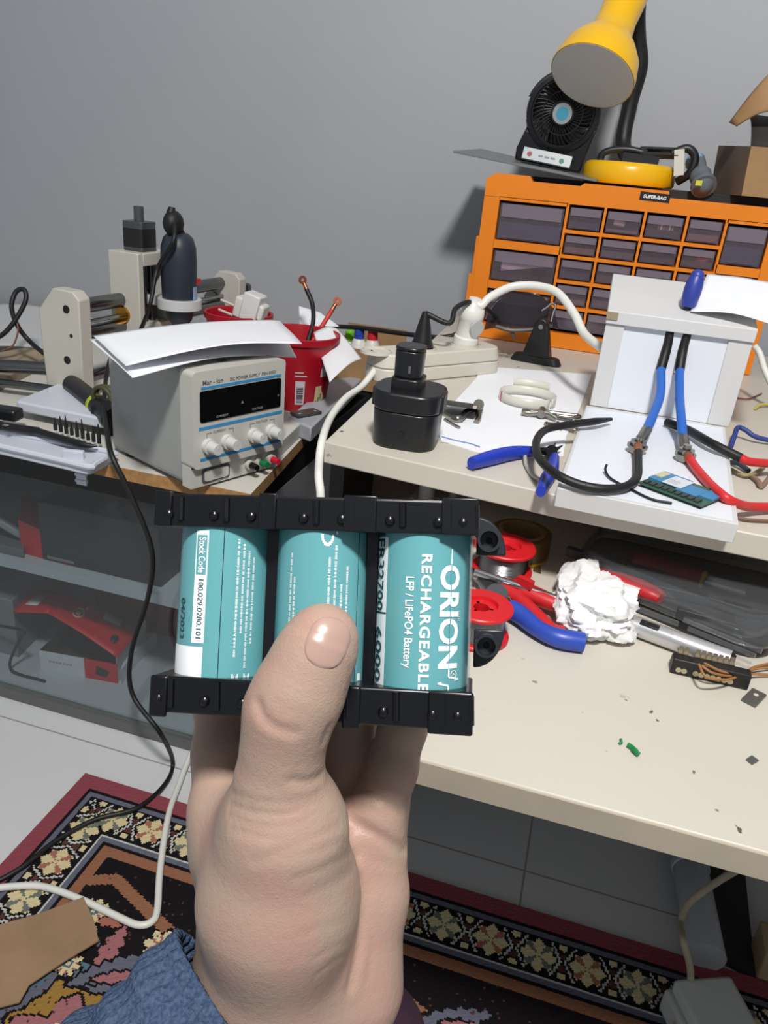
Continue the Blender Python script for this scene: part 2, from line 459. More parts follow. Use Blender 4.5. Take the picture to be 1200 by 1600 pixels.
q = M(); q.box(CX1-.016, CX1, CY0+.006, CY1-.02, .030, .440); q.build('side_panel', mat('cabinet_side_grey', (128, 130, 134), .35, var=.15, vscale=9), tv, smooth=0)
q = M(); q.box(CX0, CX0+.016, CY0+.006, CY1-.02, .030, .440); q.build('side_panel', tvgrey, tv, smooth=0)
q = M(); q.box(CX0, CX1, CY0-.004, CY0, .030, .438); q.build('glass_pane', clear('cabinet_glass', (240, 244, 245), .035, .04, (150, 155, 160)), tv, smooth=0)
# chipboard worktop lying on it
chip_top = mat('white_melamine', (206, 203, 195), .5, var=.05, vscale=4)
chip_edge = mat('chipboard_edge', (168, 126, 78), .8, var=.15, vscale=120)
q = M()
A = at(0, 690, ZT); bcorner = at(392, 772, ZT); bb = at(476, 683, ZT)
ex = bb+(bb-bcorner)*2.2
poly = [(-1.55, .85), (bcorner.x, .845), (ex.x-.01, 1.665), (-1.55, 1.665)]
q.m = 0; q.prism(poly, ZT-.018, ZT)
o = q.build('chipboard_worktop', [chip_top, chip_edge], smooth=0)
for p_ in o.data.polygons:
    if abs(p_.normal.z) < .5: p_.material_index = 1
tag(o, 'white faced chipboard worktop with raw brown edges lying on the low glass cabinet', 'worktop')
# ================================================================== HAND AND BATTERY PACK
# pack frame: x to the right, y away from the viewer, z up along the cells
PC = atD(499, 946, .2715)
px_ = (CR*cos(radians(1.6)) - CU*sin(radians(1.6))).normalized()
_yw = radians(-7)
fx = (px_*cos(_yw) + CF*sin(_yw)).normalized()
_py = (CF - fx*CF.dot(fx)).normalized()
_pz = fx.cross(_py)
_tl = radians(-4.0)
fy = (_py*cos(_tl)+_pz*sin(_tl)).normalized(); fz = fx.cross(fy)
TP = Matrix(((fx.x, fy.x, fz.x, PC.x), (fx.y, fy.y, fz.y, PC.y), (fx.z, fy.z, fz.z, PC.z), (0, 0, 0, 1)))
pack = thing('battery_pack', 'three teal battery cells in black plastic holders, held up in the left hand', 'battery pack', PC)
teal = mat('cell_sleeve_teal', (96, 160, 166), .32, coat=.2)
ink_w = mat('print_white', (238, 242, 244), .45)
ink_d = mat('print_dark_teal', (24, 66, 78), .45)
sleeve_seam = mat('sleeve_seam_dark', (22, 42, 58), .4)
navy_pl = mat('holder_black', (10, 11, 16), .28)
R = .0161; CZ0, CZ1 = -.0345, .0345
PITCHX = .0359
holder_z = [(.0258, .0366), (-.0370, -.0248)]
for k, (z0, z1) in enumerate(holder_z):
    q = M(TP)
    xs0, xs1 = (-.0548, .0545) if k == 0 else (-.0530, .0545)
    q.box(xs0, xs1, -.0172, .0185, z0, z1)
    if k == 0:
        for a, b in ((-.0550, -.0490), (-.0185, -.0125), (.0105, .0215), (.0430, .0548)):
            q.box(a, b, -.0183, -.0165, z0-.0002, z1+.0011)
        q.box(-.049, .043, -.012, .015, z1, z1+.0008)
    else:
        for a, b in ((-.0532, -.0470), (-.0195, -.0145), (.0125, .0185), (.0405, .0550)):
            q.box(a, b, -.0182, -.0165, z0-.0014, z1+.0002)
    o = q.build('cell_holder', navy_pl, pack, bev=.0012, seg=3)
    q = M(TP)
    for x in (-.050, -.034, -.021, -.003, .010, .026, .042, .050):
        q.ball((x, -.0178, (z0+z1)/2-.0015), .0017, n=10, sc=(1, .7, 1))
        q.cyl((x+.004, -.0172, z1-.001), (x+.0043, -.0172, z0+.002), .0012, n=8)
    q.build('clip_boss', navy_pl, o)
def cell(i, x0):
    q = M(TP)
    T0 = Matrix.Translation((x0, 0, 0))
    q.m = 0; q.lathe([(.0, CZ0), (R-.001, CZ0), (R, CZ0+.001), (R, CZ1-.001), (R-.001, CZ1), (0, CZ1)], TP @ T0, n=64)
    def on(th, z, dr=.00012): return Vector((x0+(R+dr)*sin(th), -(R+dr)*cos(th), z))
    def patch(th0, th1, z0, z1, m_, dr=.0001, n=10):
        q.m = m_; q.grid(lambda a, b: on(th0+(th1-th0)*a, z0+(z1-z0)*b, dr), n, 1)
    def txt(s, size, th0, ztop, m_, bold=0, dr=.0002, spacing=1.0, cuts=5, length=None, flip=1):
        vs, fs = text_geo(s, size, bold, cuts, 'LEFT', spacing)
        L = max(p.x for p in vs); f = (length/L) if length else 1
        q.m = m_; q.add([on(th0+flip*p.y/R, ztop-flip*p.x*f, dr) for p in vs], fs)
    rnd = random.Random(i+3)
    def greek(th, z0, z1, hgt=.0009):
        z = z0
        while z > z1:
            L = rnd.uniform(.0010, .0034)
            for u_ in np.arange(0, L, .00042):
                hh = hgt/R*rnd.uniform(.55, 1.0)
                patch(th-hh/2, th+hh/2, z-u_-.00026, z-u_, 1, .00012, 1)
            z -= L+.0006
    if i == 0:
        patch(-1.50, 1.50, CZ1-.0085, CZ1-.0075, 1)
        patch(.235, .253, CZ0, CZ1, 3, .00015, 2)
        patch(-.39, -.085, .0246, -.0135, 1, .00010)
        patch(-.36, -.115, .0231, .0096, 0, .00016)
        txt('Stock Code', .0036, -.295, .0224, 1, .00006, .0003, length=.0122)
        txt('100.029.0280.101', .0029, -.275, .0086, 2, 0, .0003, length=.0205)
        txt('04/2023', .0040, -.80, .0014, 2, .00004, .0003, length=.0138, cuts=6)
        patch(-1.30, -.10, -.0148, -.0290, 1, .00010, 14)      # plain sticker
        for th, a, b in ((.56, .022, -.016), (.68, .0205, -.010), (.80, .018, -.020), (.92, .016, -.012)): greek(th, a, b)
        for th in (.60, .86):                                   # small outlined marks near the bottom
            patch(th-.07, th-.05, -.0235, -.0275, 1); patch(th+.05, th+.07, -.0235, -.0275, 1)
            for k in range(6): patch(th-.06+.02*k, th-.04+.02*k, -.0235-.0007*k, -.0242-.0007*k, 1); patch(th+.04-.02*k, th+.06-.02*k, -.0235-.0007*k, -.0242-.0007*k, 1)
    if i == 1:
        patch(-1.5, 1.5, CZ0+.0100, CZ0+.0124, 1)
        patch(-1.5, 1.5, CZ0, CZ0+.0098, 4, .00010)
        patch(1.02, 1.035, CZ0, CZ1, 3, .00015, 2); patch(-.98, -.972, CZ0, CZ1, 3, .00015, 2)
        for th, a, b in ((-.52, .018, -.020), (-.42, .010, -.012), (.33, .017, -.02), (.46, .021, -.02), (.60, .008, -.02), (.73, .014, -.02)): greek(th, a, b)
        for k in range(10):                                      # part of a recycling mark and a capital
            a = pi+pi*k/9; th = .27+.11*cos(a); z = .0240+.0018*sin(a)*1.6
            patch(th-.022, th+.022, z-.0005, z+.0007, 1, .00014, 2)
        txt('L', .0040, .45, .0268, 1, .0001)
    if i == 2:
        patch(-1.5, 1.5, CZ1-.0085, CZ1-.0070, 1)
        patch(-1.30, -.80, CZ1-.010, CZ0+.004, 1, .0001)
        patch(-1.30, -.80, -.0013, -.0007, 3, .00018)
        txt('IFR32700', .0070, -1.22, .0262, 2, .0001, .0003, length=.0265)
        txt('6000', .0070, -1.22, -.0055, 2, .0001, .0003, length=.0185)
        txt('LFP / LiFePO4 Battery', .0039, -.30, .0118, 1, .00006, length=.0300)
        txt('RECHARGEABLE', .0046, .02, .0194, 1, .00012, spacing=1.12, length=.0450)
        txt('ORION', .0100, .43, .0160, 1, .00034, length=.0340, cuts=8)
        mid = .43+.0100*.36/R
        patch(mid-.010, mid+.010, .0160, -.0185, 0, .00035, 1)
        patch(mid-.012, mid+.012, .0212, .0160, 1, .0002, 1)
        def seg(t0, z0, t1, z1, wd=.0006):
            d = Vector((R*(t1-t0), z1-z0)); d.normalize(); nx_, nz = -d.y*wd/2, d.x*wd/2
            q.m = 1
            q.add([on(t0+nx_/R, z0+nz, .0003), on(t0-nx_/R, z0-nz, .0003), on(t1-nx_/R, z1-nz, .0003), on(t1+nx_/R, z1+nz, .0003)], [(0, 1, 2, 3)])
        pts = [(mid, -.0180), (mid, -.0208), (mid+.26, -.0216), (mid-.24, -.0228), (mid, -.0236), (mid, -.0290)]
        for a, b in zip(pts, pts[1:]): seg(*a, *b)
        for k in range(14):
            a0, a1 = 2*pi*k/14, 2*pi*(k+1)/14
            seg(.78+.075*cos(a0), -.0200+.0012*sin(a0), .78+.075*cos(a1), -.0200+.0012*sin(a1), .0003)
        txt('R', .0017, .745, -.0194, 1)
        for k in range(6): patch(.86, .93, .0008-.0003*k*2, .0006-.0003*k*2, 1, .0002, 1)
    return q.build('battery_cell', [teal, ink_w, ink_d, sleeve_seam, mat('cell_base_grey', (150, 160, 166), .4)], pack, smooth=40, recalc=False)
for i, x in enumerate((-.0345, 0.0008, .0367)):
    c_ = cell(i, x)
    c_['label'] = ['battery cell with stock code sticker', 'battery cell behind the thumb', 'battery cell with large white lettering'][i]
q = M(TP); q.box(.0526, .0534, -.0150, .0150, -.0249, .0259); q.build('clear_side_plate', clear('acrylic', (245, 250, 252), .16, .05), pack, smooth=0)
for x in (-.0168, .0188, -.0520):
    if x < -.05: continue
    q = M(TP); q.box(x-.0019, x+.0019, -.004, .0165, -.0249, .0259); q.build('spacer_strip', navy_pl, pack, smooth=0)
# screw tabs on the right-hand side
for zc, sgn in ((.0262, 1), (-.0125, -1)):
    poly = [(.0545, -.0065)]+[(.0545+.0105*cos(a), -.0065+.0135*sin(a)) for a in np.linspace(0, pi/2, 8)]
    q = M(TP); TT = TP @ Matrix(((1, 0, 0, 0), (0, 0, 1, 0), (0, sgn, 0, zc), (0, 0, 0, 1)))
    q.prism(poly, .004, .009, TT)
    o = q.build('mounting_tab', mat('tab_black', (30, 33, 40), .35), pack, bev=.0006)
    q = M(TP); c0 = Vector((.0588, 0, zc-.0013*sgn))
    TT = TP @ Matrix.Translation(c0) @ Matrix.Rotation(pi/2, 4, 'X')
    q.lathe([(.0012, -.0040), (.0012, -.0022), (.0030, -.0022), (.0031, -.0028+.0060), (.0040, .0032), (.0040, -.0045), (.0012, -.0045)][::-1], TT, n=24)
    q.build('screw_boss', mat('tab_black', (30, 33, 40), .35), o)

# ------------------------------------------------------------------ the hand as one implicit surface
def RC(a, b, k=.006):
    """round cone between (u, v, depth, radius px) pairs"""
    def cv(t):
        u, v, d, rp = t; return np.array(atD(u, v, d)), rp*d/1200
    (p0, r0), (p1, r1) = cv(a), cv(b)
    return p0, p1, r0, r1, k
def chain(pts, k=.004): return [RC(a, b, k) for a, b in zip(pts, pts[1:])]
prims = []
# forearm, wrist, palm
prims += [RC((430, 1560, .292, 116), (250, 1800, .272, 122), .012), RC((510, 1570, .296, 82), (340, 1830, .285, 96), .012)]
prims += [RC((430, 1560, .294, 116), (368, 1330, .291, 62), .012), RC((470, 1540, .298, 95), (440, 1300, .304, 58), .012),
          RC((515, 1530, .300, 85), (520, 1300, .307, 56), .012), RC((540, 1520, .298, 86), (577, 1395, .298, 56), .014), RC((577, 1400, .298, 55), (577, 1320, .300, 53), .008)]
# thenar and thumb
prims += [RC((430, 1530, .280, 105), (436, 1400, .266, 116), .014), RC((436, 1400, .266, 114), (443, 1290, .2555, 94), .012),
          RC((443, 1290, .2555, 92), (437, 1215, .2500, 66), .008)]
prims += chain([(437, 1215, .2500, 66), (443, 1160, .2465, 63), (452, 1112, .2440, 69), (470, 1075, .2432, 68), (490, 1028, .2430, 61), (503, 1002, .2432, 54), (506, 995, .2434, 48)], .004)
# fingers rising behind the pack
prims += chain([(362, 1330, .292, 60), (350, 1262, .293, 48), (346, 1180, .300, 41), (343, 1090, .309, 37), (343, 980, .3135, 34), (350, 900, .312, 31)], .007)
prims += chain([(440, 1300, .304, 56), (436, 1180, .312, 40), (432, 1090, .316, 37), (432, 960, .316, 35), (436, 850, .311, 31)], .007)
prims += chain([(520, 1300, .307, 54), (546, 1180, .312, 42), (556, 1090, .313, 37), (552, 960, .312, 34), (545, 860, .308, 30)], .007)
prims += chain([(577, 1320, .300, 54), (590, 1268, .298, 44), (612, 1200, .297, 37), (630, 1135, .298, 34), (640, 1040, .301, 31), (640, 950, .302, 28)], .006)
# webs of flesh between thumb and palm
prims += [RC((430, 1270, .270, 70), (380, 1300, .285, 66), .012), RC((545, 1290, .303, 40), (470, 1330, .290, 60), .010)]

def field(P):
    """distance to the hand at points P (n,3), float32"""
    d = None
    for p0, p1, r0, r1, k in prims:
        ba = p1-p0; L2 = ba @ ba
        pa = P-p0
        t = np.clip((pa @ ba)/L2, 0, 1)
        e = np.linalg.norm(pa-t[..., None]*ba, axis=-1)-(r0+(r1-r0)*t)
        if d is None: d = e
        else:
            h = np.clip(.5+.5*(d-e)/k, 0, 1)
            d = d*(1-h)+e*h-k*h*(1-h)
    return d
_TI = np.array(TP.inverted())
def hold(P):
    L = P @ _TI[:3, :3].T+_TI[:3, 3]
    q_ = np.abs(L-np.array([-.0005, .001, 0]))-np.array([.057, .0178, .0412])
    return np.linalg.norm(np.maximum(q_, 0), axis=-1)+np.minimum(q_.max(-1), 0)
_field0 = field
def field(P): return np.maximum(_field0(P), .0002-hold(P))
def surface_nets(fn, lo, hi, h):
    n = np.ceil((hi-lo)/h).astype(int)+1
    ax = [lo[i]+np.arange(n[i])*h for i in range(3)]
    Fv = np.empty(n, np.float32)
    Yg, Zg = np.meshgrid(ax[1], ax[2], indexing='ij')
    for i in range(n[0]):
        P = np.stack([np.full(Yg.shape, ax[0][i]), Yg, Zg], -1); Fv[i] = fn(P)
    ins = Fv < 0
    cc = [(a, b, c) for a in (0, 1) for b in (0, 1) for c in (0, 1)]
    def sl(A, o): return A[o[0]:A.shape[0]-1+o[0], o[1]:A.shape[1]-1+o[1], o[2]:A.shape[2]-1+o[2]]
    cnt = sum(sl(ins, o).astype(np.int8) for o in cc)
    act = (cnt > 0) & (cnt < 8)
    idx = np.full(act.shape, -1, int); idx[act] = np.arange(act.sum())
    acc = np.zeros(act.shape+(3,), np.float32)[act]; w_ = np.zeros(len(acc), np.float32)
    for a in cc:
        for axis in range(3):
            if a[axis]: continue
            b = list(a); b[axis] = 1
            fa = sl(Fv, a)[act]; fb = sl(Fv, b)[act]; cr = (fa < 0) != (fb < 0)
            t = np.where(cr, fa/np.where(fa == fb, 1, fa-fb), 0)
            pt = np.tile(np.array(a, np.float32), (len(acc), 1)); pt[:, axis] = t
            acc += pt*cr[:, None]; w_ += cr
    base = np.argwhere(act)
    V = lo+(base+acc/w_[:, None])*h
    faces = []
    for axis in range(3):
        s0 = [slice(None)]*3; s1 = [slice(None)]*3; s0[axis] = slice(0, -1); s1[axis] = slice(1, None)
        A, B = ins[tuple(s0)], ins[tuple(s1)]
        e = np.argwhere(A != B); sgn = A[tuple(e.T)]
        o1, o2 = [(1, 2), (2, 0), (0, 1)][axis]
        ok = (e[:, o1] > 0) & (e[:, o2] > 0) & (e[:, o1] < n[o1]-1) & (e[:, o2] < n[o2]-1)
        e = e[ok]; sgn = sgn[ok]
        def g(d1, d2):
            q = e.copy(); q[:, o1] -= d1; q[:, o2] -= d2; return idx[tuple(q.T)]
        f4 = np.stack([g(1, 1), g(0, 1), g(0, 0), g(1, 0)], -1)
        f4[~sgn] = f4[~sgn][:, ::-1]
        faces.append(f4)
    return V, np.concatenate(faces)
allp = np.array([p for q in prims for p in (q[0], q[1])])
rr_ = max(max(q[2], q[3]) for q in prims)
lo = allp.min(0)-.038; hi = allp.max(0)+.038
V, Fc = surface_nets(field, lo, hi, .0013)
def normal(P, e=.0005):
    g = np.stack([field(P+np.eye(3)[i]*e)-field(P-np.eye(3)[i]*e) for i in range(3)], -1)
    return g/np.linalg.norm(g, axis=-1, keepdims=True)
def hit(u, v, d0=.19):
    d = np.array(ray(u, v)); o = np.array(CO); t = d0
    for _ in range(60):
        e = float(field((o+d*t)[None])[0])
        t += e*.9
        if e < 1e-5: break
    return o+d*t
# creases of the skin: (pixel polyline, depth m, width m)
NRM = normal(V)
disp = np.zeros(len(V))
facing = (NRM @ np.array(CF)) < .3
creases = [([(402, 1098), (412, 1122), (432, 1138), (460, 1146)], .0011, .0016),
           ([(455, 1220), (480, 1222), (503, 1213)], .0010, .0014), ([(515, 1135), (512, 1142), (506, 1160)], .0009, .0013),
           ([(362, 1240), (400, 1252), (450, 1255), (498, 1240)], .0006, .0012), ([(360, 1258), (400, 1270), (450, 1272), (505, 1250)], .0007, .0012),
           ([(358, 1275), (400, 1290), (455, 1290), (512, 1262)], .0006, .0012), ([(362, 1295), (410, 1308), (460, 1304), (520, 1275)], .0006, .0013),
           ([(430, 1330), (475, 1315), (528, 1290)], .0007, .0014), ([(395, 1345), (470, 1335), (538, 1315)], .0004, .0014),
           ([(460, 1372), (510, 1355), (546, 1335)], .0004, .0014), ([(480, 1400), (530, 1375), (552, 1360)], .0003, .0014),
           ([(470, 1460), (505, 1450), (540, 1440)], .0003, .0012), ([(490, 1500), (515, 1485), (545, 1470)], .0004, .0012), ([(495, 1525), (520, 1505), (545, 1490)], .0004, .0012),
           ([(545, 1282), (580, 1300), (610, 1318), (632, 1330)], .0014, .0020), ([(565, 1235), (600, 1250), (626, 1266)], .0010, .0018),
           ([(556, 1340), (566, 1400), (562, 1470), (548, 1540)], .0014, .0024), ([(575, 1400), (582, 1460), (575, 1530)], .0003, .0014),
           ([(585, 1345), (610, 1352), (632, 1350)], .0003, .0012)]
from mathutils.kdtree import KDTree
fi = np.where(facing)[0]
for pl_, dp_, wd_ in creases:
    pts = [hit(u, v) for u, v in [(p.x, p.y) for p in catmull([(a, b, 0) for a, b in pl_], 8)]]
    kd = KDTree(len(pts))
    for i, p in enumerate(pts): kd.insert(p, i)
    kd.balance()
    pa = np.array(pts); c0 = pa.mean(0); rad = np.linalg.norm(pa-c0, axis=1).max()+.006
    near = fi[np.linalg.norm(V[fi]-c0, axis=1) < rad]
    for i in near:
        dd = kd.find(V[i])[2]
        if dd < wd_*3: disp[i] -= dp_*math.exp(-(dd/wd_)**2)*.75; 
        if wd_*1.2 < dd < wd_*4: disp[i] += dp_*.10*math.exp(-((dd-wd_*2)/wd_)**2)
# the knuckle pad of the thumb swells a little
V = V+NRM*disp[:, None]
person = thing('person', 'left hand in blue knit sleeve holding up the battery pack, thumb in front', 'person', (.02, .12, 0))
me = bpy.data.meshes.new('hand')
I4 = WM(person).inverted()
me.from_pydata([tuple(I4 @ Vector(p)) for p in V], [], Fc.tolist()); me.shade_smooth()
hand = bpy.data.objects.new('hand', me); S.collection.objects.link(hand); hand.parent = person
sm = hand.modifiers.new('soft', 'SMOOTH'); sm.factor = .5; sm.iterations = 2
# skin
skin = mat('skin', (190, 158, 142), .46, sss=.10, spec=.35)
nt = skin.node_tree; n = nt.nodes; b = n['Principled BSDF']
tc = n.new('ShaderNodeTexCoord')
n1 = n.new('ShaderNodeTexNoise'); n1.inputs['Scale'].default_value = 38; n1.inputs['Detail'].default_value = 4
n2 = n.new('ShaderNodeTexVoronoi'); n2.feature = 'DISTANCE_TO_EDGE'; n2.inputs['Scale'].default_value = 900
n3 = n.new('ShaderNodeTexNoise'); n3.inputs['Scale'].default_value = 420; n3.inputs['Detail'].default_value = 3
mx = n.new('ShaderNodeMix'); mx.data_type = 'RGBA'; mx.inputs[6].default_value = lin((168, 147, 131)); mx.inputs[7].default_value = lin((172, 138, 125))
mr = n.new('ShaderNodeMapRange'); mr.inputs[1].default_value = .35; mr.inputs[2].default_value = .68
mp = n.new('ShaderNodeMapping'); mp.inputs['Scale'].default_value = (1, 1, 1)
nt.links.new(tc.outputs['Object'], n1.inputs[0]); nt.links.new(tc.outputs['Object'], n2.inputs['Vector']); nt.links.new(tc.outputs['Object'], n3.inputs['Vector'])
nt.links.new(n1.outputs[0], mr.inputs[0]); nt.links.new(mr.outputs[0], mx.inputs[0]); nt.links.new(mx.outputs[2], b.inputs['Base Color'])
ad = n.new('ShaderNodeMath'); ad.operation = 'MULTIPLY_ADD'; ad.inputs[1].default_value = .6
nt.links.new(n2.outputs[0], ad.inputs[0]); nt.links.new(n3.outputs[0], ad.inputs[2])
bp = n.new('ShaderNodeBump'); bp.inputs['Strength'].default_value = .34; bp.inputs['Distance'].default_value = .0006
nt.links.new(ad.outputs[0], bp.inputs['Height']); nt.links.new(bp.outputs[0], b.inputs['Normal'])
me.materials.append(skin)
# thumb nail: a curved plate grown out of the skin surface
ang = radians(20)
def nailp(a, b_):
    # a across -1..1, b from the cuticle (0) to the free edge (1)
    wv = 37*max(.02, (1-abs(2*b_-1)**3.0))**.5
    lx, ly = a*wv, 34-b_*78-6*(1-a*a)*(b_ if b_ > .5 else 0)-(-6*(1-a*a)*(1-b_) if b_ < .5 else 0)
    u = 510+lx*cos(ang)-ly*sin(ang); v = 1009+lx*sin(ang)+ly*cos(ang)
    return u, v
q = M(); gr = {}
def nf(a, b_):
    u, v = nailp(a*2-1, b_)
    p = hit(u, v); nr = normal(p[None])[0]
    return Vector(p+nr*(.00042-.0011*max(0, (max(abs(a*2-1), abs(2*b_-1))-.78)/.22)**1.5))
q.grid(nf, 24, 24)
nail = q.build('thumb_nail', mat('nail', (172, 142, 131), .24, spec=.5, coat=.15), person, recalc=False, smooth=0)
for p_ in nail.data.polygons: p_.use_smooth = True
nail['label'] = 'pink glossy thumb nail'
# sleeve: ribbed blue knit cuff round the forearm
axis0, axis1 = atD(370, 1574, .285), atD(192, 1762, .268)
d_ = (axis1-axis0).normalized(); bx, by = basis(d_)
q = M()
nA, nL = 160, 40
def slv(a, t):
    th = 2*pi*a
    r = .0316+.006*t+.0007*(1 if (int(a*nA) % 4) < 2 else -1)+.0016*sin(3*th+t*7)+.001*sin(t*26+th)
    if t < .03: r -= .001
    p = axis0+(axis1-axis0)*t*1.3
    return p+bx*cos(th)*r*1.08+by*sin(th)*r
q.grid(slv, nA, nL)
denim = mat('blue_knit', (54, 70, 96), .9, col2=(78, 94, 120), vscale=700, bump=.6, bscale=900, spec=.1)
slo = q.build('sleeve', denim, person, recalc=True, smooth=60, solid=.0022)
slo['label'] = 'blue knitted sleeve cuff'
# knee of dark trousers behind the wrist
q = M()
k0, k1 = atD(560, 1640, .50), atD(300, 2150, .36)
q.tube([k0, k0.lerp(k1, .35), k0.lerp(k1, .7), k1], lambda t: .046+.02*min(1, t*1.6), n=28, sm=6)
q.ball(k0, .046, n=28)
tr = q.build('trousers', mat('plum_cloth', (52, 26, 44), .9, bump=.3, bscale=400), person, smooth=80)
tr['label'] = 'dark plum trouser knee'
# ================================================================== LEFT WORKTOP
# ------------------------------------------------------------------ bench power supply
A = at(296, 769, ZT); B = at(436, 729, ZT)
ux = (B-A).normalized(); ux.z = 0
FW, FH, FD = .150, .158, .178
psu = thing('bench_power_supply', 'grey and white bench power supply with two black meters and knobs, papers on top', 'power supply', A, atan2(ux.y, ux.x))
PT = WM(psu)                                  # x along the front, y into the case, z up
case_m = mat('case_grey', (164, 166, 163), .42, .0, var=.06, vscale=15)
panel_m = mat('panel_white', (196, 194, 186), .5)
blue_ink = mat('blue_stripe', (58, 142, 196), .5)
grey_ink = mat('grey_ink', (84, 86, 90), .5)
q = M(PT); q.prism(rrect(.002, FW-.002, .004, FH-.002, .010, 6), .004, FD, PT @ Matrix(((1, 0, 0, 0), (0, 0, 1, 0), (0, 1, 0, 0), (0, 0, 0, 1))))
q.build('case', case_m, psu, smooth=50)
def fp(x, z, out=0.0): return Vector((x, -out, z))
XZ = Matrix(((1, 0, 0, 0), (0, 0, -1, 0), (0, 1, 0, 0), (0, 0, 0, 1)))       # text plane: x right, y up, facing -y
q = M(PT)
def rbox(q, x0, x1, z0, z1, y0, y1, r=.004):
    q.prism(rrect(x0, x1, z0, z1, r, 4), -y1, -y0, PT @ XZ)
rbox(q, 0, FW, .0325, FH, -.010, .016, .006)
q.box(0.001, FW-.001, -.002, .016, .004, .0335)
q.m = 1
q.box(.012, .142, -.01055, -.0102, .1352, .1385); 
q.box(.008, .146, -.01055, -.0102, .0835, .0875)
q.box(.010, .145, -.01055, -.0102, .0425, .0465)
q.m = 2
q.text('Mar - lon', .0085, PT @ Matrix.Translation((.014, -.0104, .1405)) @ XZ, .0001)
q.text('DC POWER SUPPLY  PSN-305D', .0056, PT @ Matrix.Translation((.056, -.0104, .1408)) @ XZ, .00008)
for x in (.030, .100):
    q.text('CURRENT' if x < .05 else 'VOLTAGE', .0045, PT @ Matrix.Translation((x, -.0104, .0765)) @ XZ)
    q.box(x-.010, x-.0096, -.01055, -.0102, .072, .078); q.box(x-.010, x-.002, -.01055, -.0102, .0777, .078)
    q.box(x+.032, x+.0324, -.01055, -.0102, .072, .078); q.box(x+.024, x+.032, -.01055, -.0102, .0777, .078)
    q.box(x+.011, x+.0125, -.0106, -.0102, .056, .058)
q.box(0.002, FW-.002, -.0022, -.0019, .0300, .0335)
q.text('COARSE', .0028, PT @ Matrix.Translation((.036, -.0106, .0432)) @ XZ); q.text('FINE', .0028, PT @ Matrix.Translation((.018, -.0106, .0432)) @ XZ)
q.text('FINE', .0028, PT @ Matrix.Translation((.090, -.0106, .0432)) @ XZ); q.text('COARSE', .0028, PT @ Matrix.Translation((.122, -.0106, .0432)) @ XZ)
q.build('front_panel', [panel_m, blue_ink, grey_ink], psu, smooth=0)
q = M(PT); rbox(q, .010, .142, .0935, .1335, -.0112, -.0098, .003)
q.m = 1
for x, s_ in ((.034, 'CURRENT'), (.092, 'VOLTAGE')):
    q.text(s_, .0042, PT @ Matrix.Translation((x, -.0114, .0965)) @ XZ)
q.text('A', .0052, PT @ Matrix.Translation((.074, -.0114, .1085)) @ XZ, .0001); q.text('V', .0042, PT @ Matrix.Translation((.136, -.0114, .1085)) @ XZ)
q.build('meter_window', [mat('meter_black', (14, 14, 16), .12), mat('meter_print', (170, 170, 172), .5)], psu, smooth=0)
for x in (.022, .052, .096, .127):
    q = M(PT); q.cyl((x, -.010, .0615), (x, -.0165, .0615), .0100, .0100, 24); q.cyl((x, -.0165, .0615), (x, -.031, .0615), .0078, .0070, 24)
    q.box(x-.0008, x+.0008, -.0316, -.030, .0625, .0690)
    q.build('knob', mat('knob_white', (206, 206, 202), .4), psu, smooth=40)
for x, c_ in ((.094, (20, 20, 22)), (.112, (20, 120, 70)), (.132, (196, 30, 50))):
    q = M(PT); q.cyl((x, -.002, .0185), (x, -.010, .0185), .0065, .0065, 18); q.m = 1; q.cyl((x, -.010, .0185), (x, -.022, .0185), .0048, .0042, 18)
    q.build('terminal', [panel_m, mat('terminal_%d_%d' % c_[:2], c_, .35)], psu)
q = M(PT); rbox(q, .018, .062, .008, .0275, -.0036, -.0018, .004); q.m = 1; rbox(q, .021, .059, .0105, .0250, -.0050, -.0036, .003)
q.build('power_switch', [mat('grey_ink', (84, 86, 90)), panel_m], psu, smooth=0)
for x in (.015, .135):
    for y in (.02, .155):
        q = M(PT); q.cyl((x, y, 0), (x, y, .0045), .008, n=14); q.build('foot', black_rub, psu)
q = M(PT); q.cyl((FW*.5, .03, FH-.0022), (FW*.5, .03, FH-.0012), .006, n=16); q.build('screw', dsteel, psu)

# ------------------------------------------------------------------ papers lying on it
ZP = ZT+FH
def sheet(name, label, c00, c10, c11, c01, wob, cat='paper', m=None, th=.0005, n=16, group=None, seed=0):
    q = M(); c00, c10, c11, c01 = map(Vector, (c00, c10, c11, c01))
    rnd = random.Random(seed); ph = [rnd.uniform(0, 6) for _ in range(4)]
    def fn(a, b):
        p = (c00*(1-a)+c10*a)*(1-b)+(c01*(1-a)+c11*a)*b
        return p+Vector((0, 0, wob(a, b)+.0006*sin(9*a+ph[0])*sin(7*b+ph[1])))
    q.grid(fn, n, n)
    o = q.build(name, m or paper, recalc=False, smooth=60, solid=th)
    return tag(o, label, cat, group)
# lower sheet droops over the left edge and past the right edge
sheet('paper_sheet', 'lower white paper on the power supply, drooping over its left corner', at(207, 590, ZP+.004), atD(463, 570, 1.10), at(440, 515, ZP+.004), at(140, 530, ZP+.014),
      lambda a, b: .012*max(0, sin(pi*a))*(1-.6*b)+.010*a*(1-b)-.0*b, seed=1)
sheet('paper_sheet', 'upper white paper lying on the power supply, rising slightly toward its right end', at(197, 572, ZP+.013), at(472, 537, ZP+.020), at(436, 500, ZP+.016), at(146, 525, ZP+.020),
      lambda a, b: .010*sin(pi*a)*(1-b*.4), seed=2)

# ------------------------------------------------------------------ small milling machine built from white plates, rods and motors
mill = thing('milling_machine', 'homemade white desktop milling machine with steel rods, motors and a dark spindle', 'milling machine', at(115, 628, ZT))
wp = mat('milk_plastic', (198, 194, 184), .5, var=.04)
rodm = mat('rod_steel', (120, 122, 124), .25, 1)
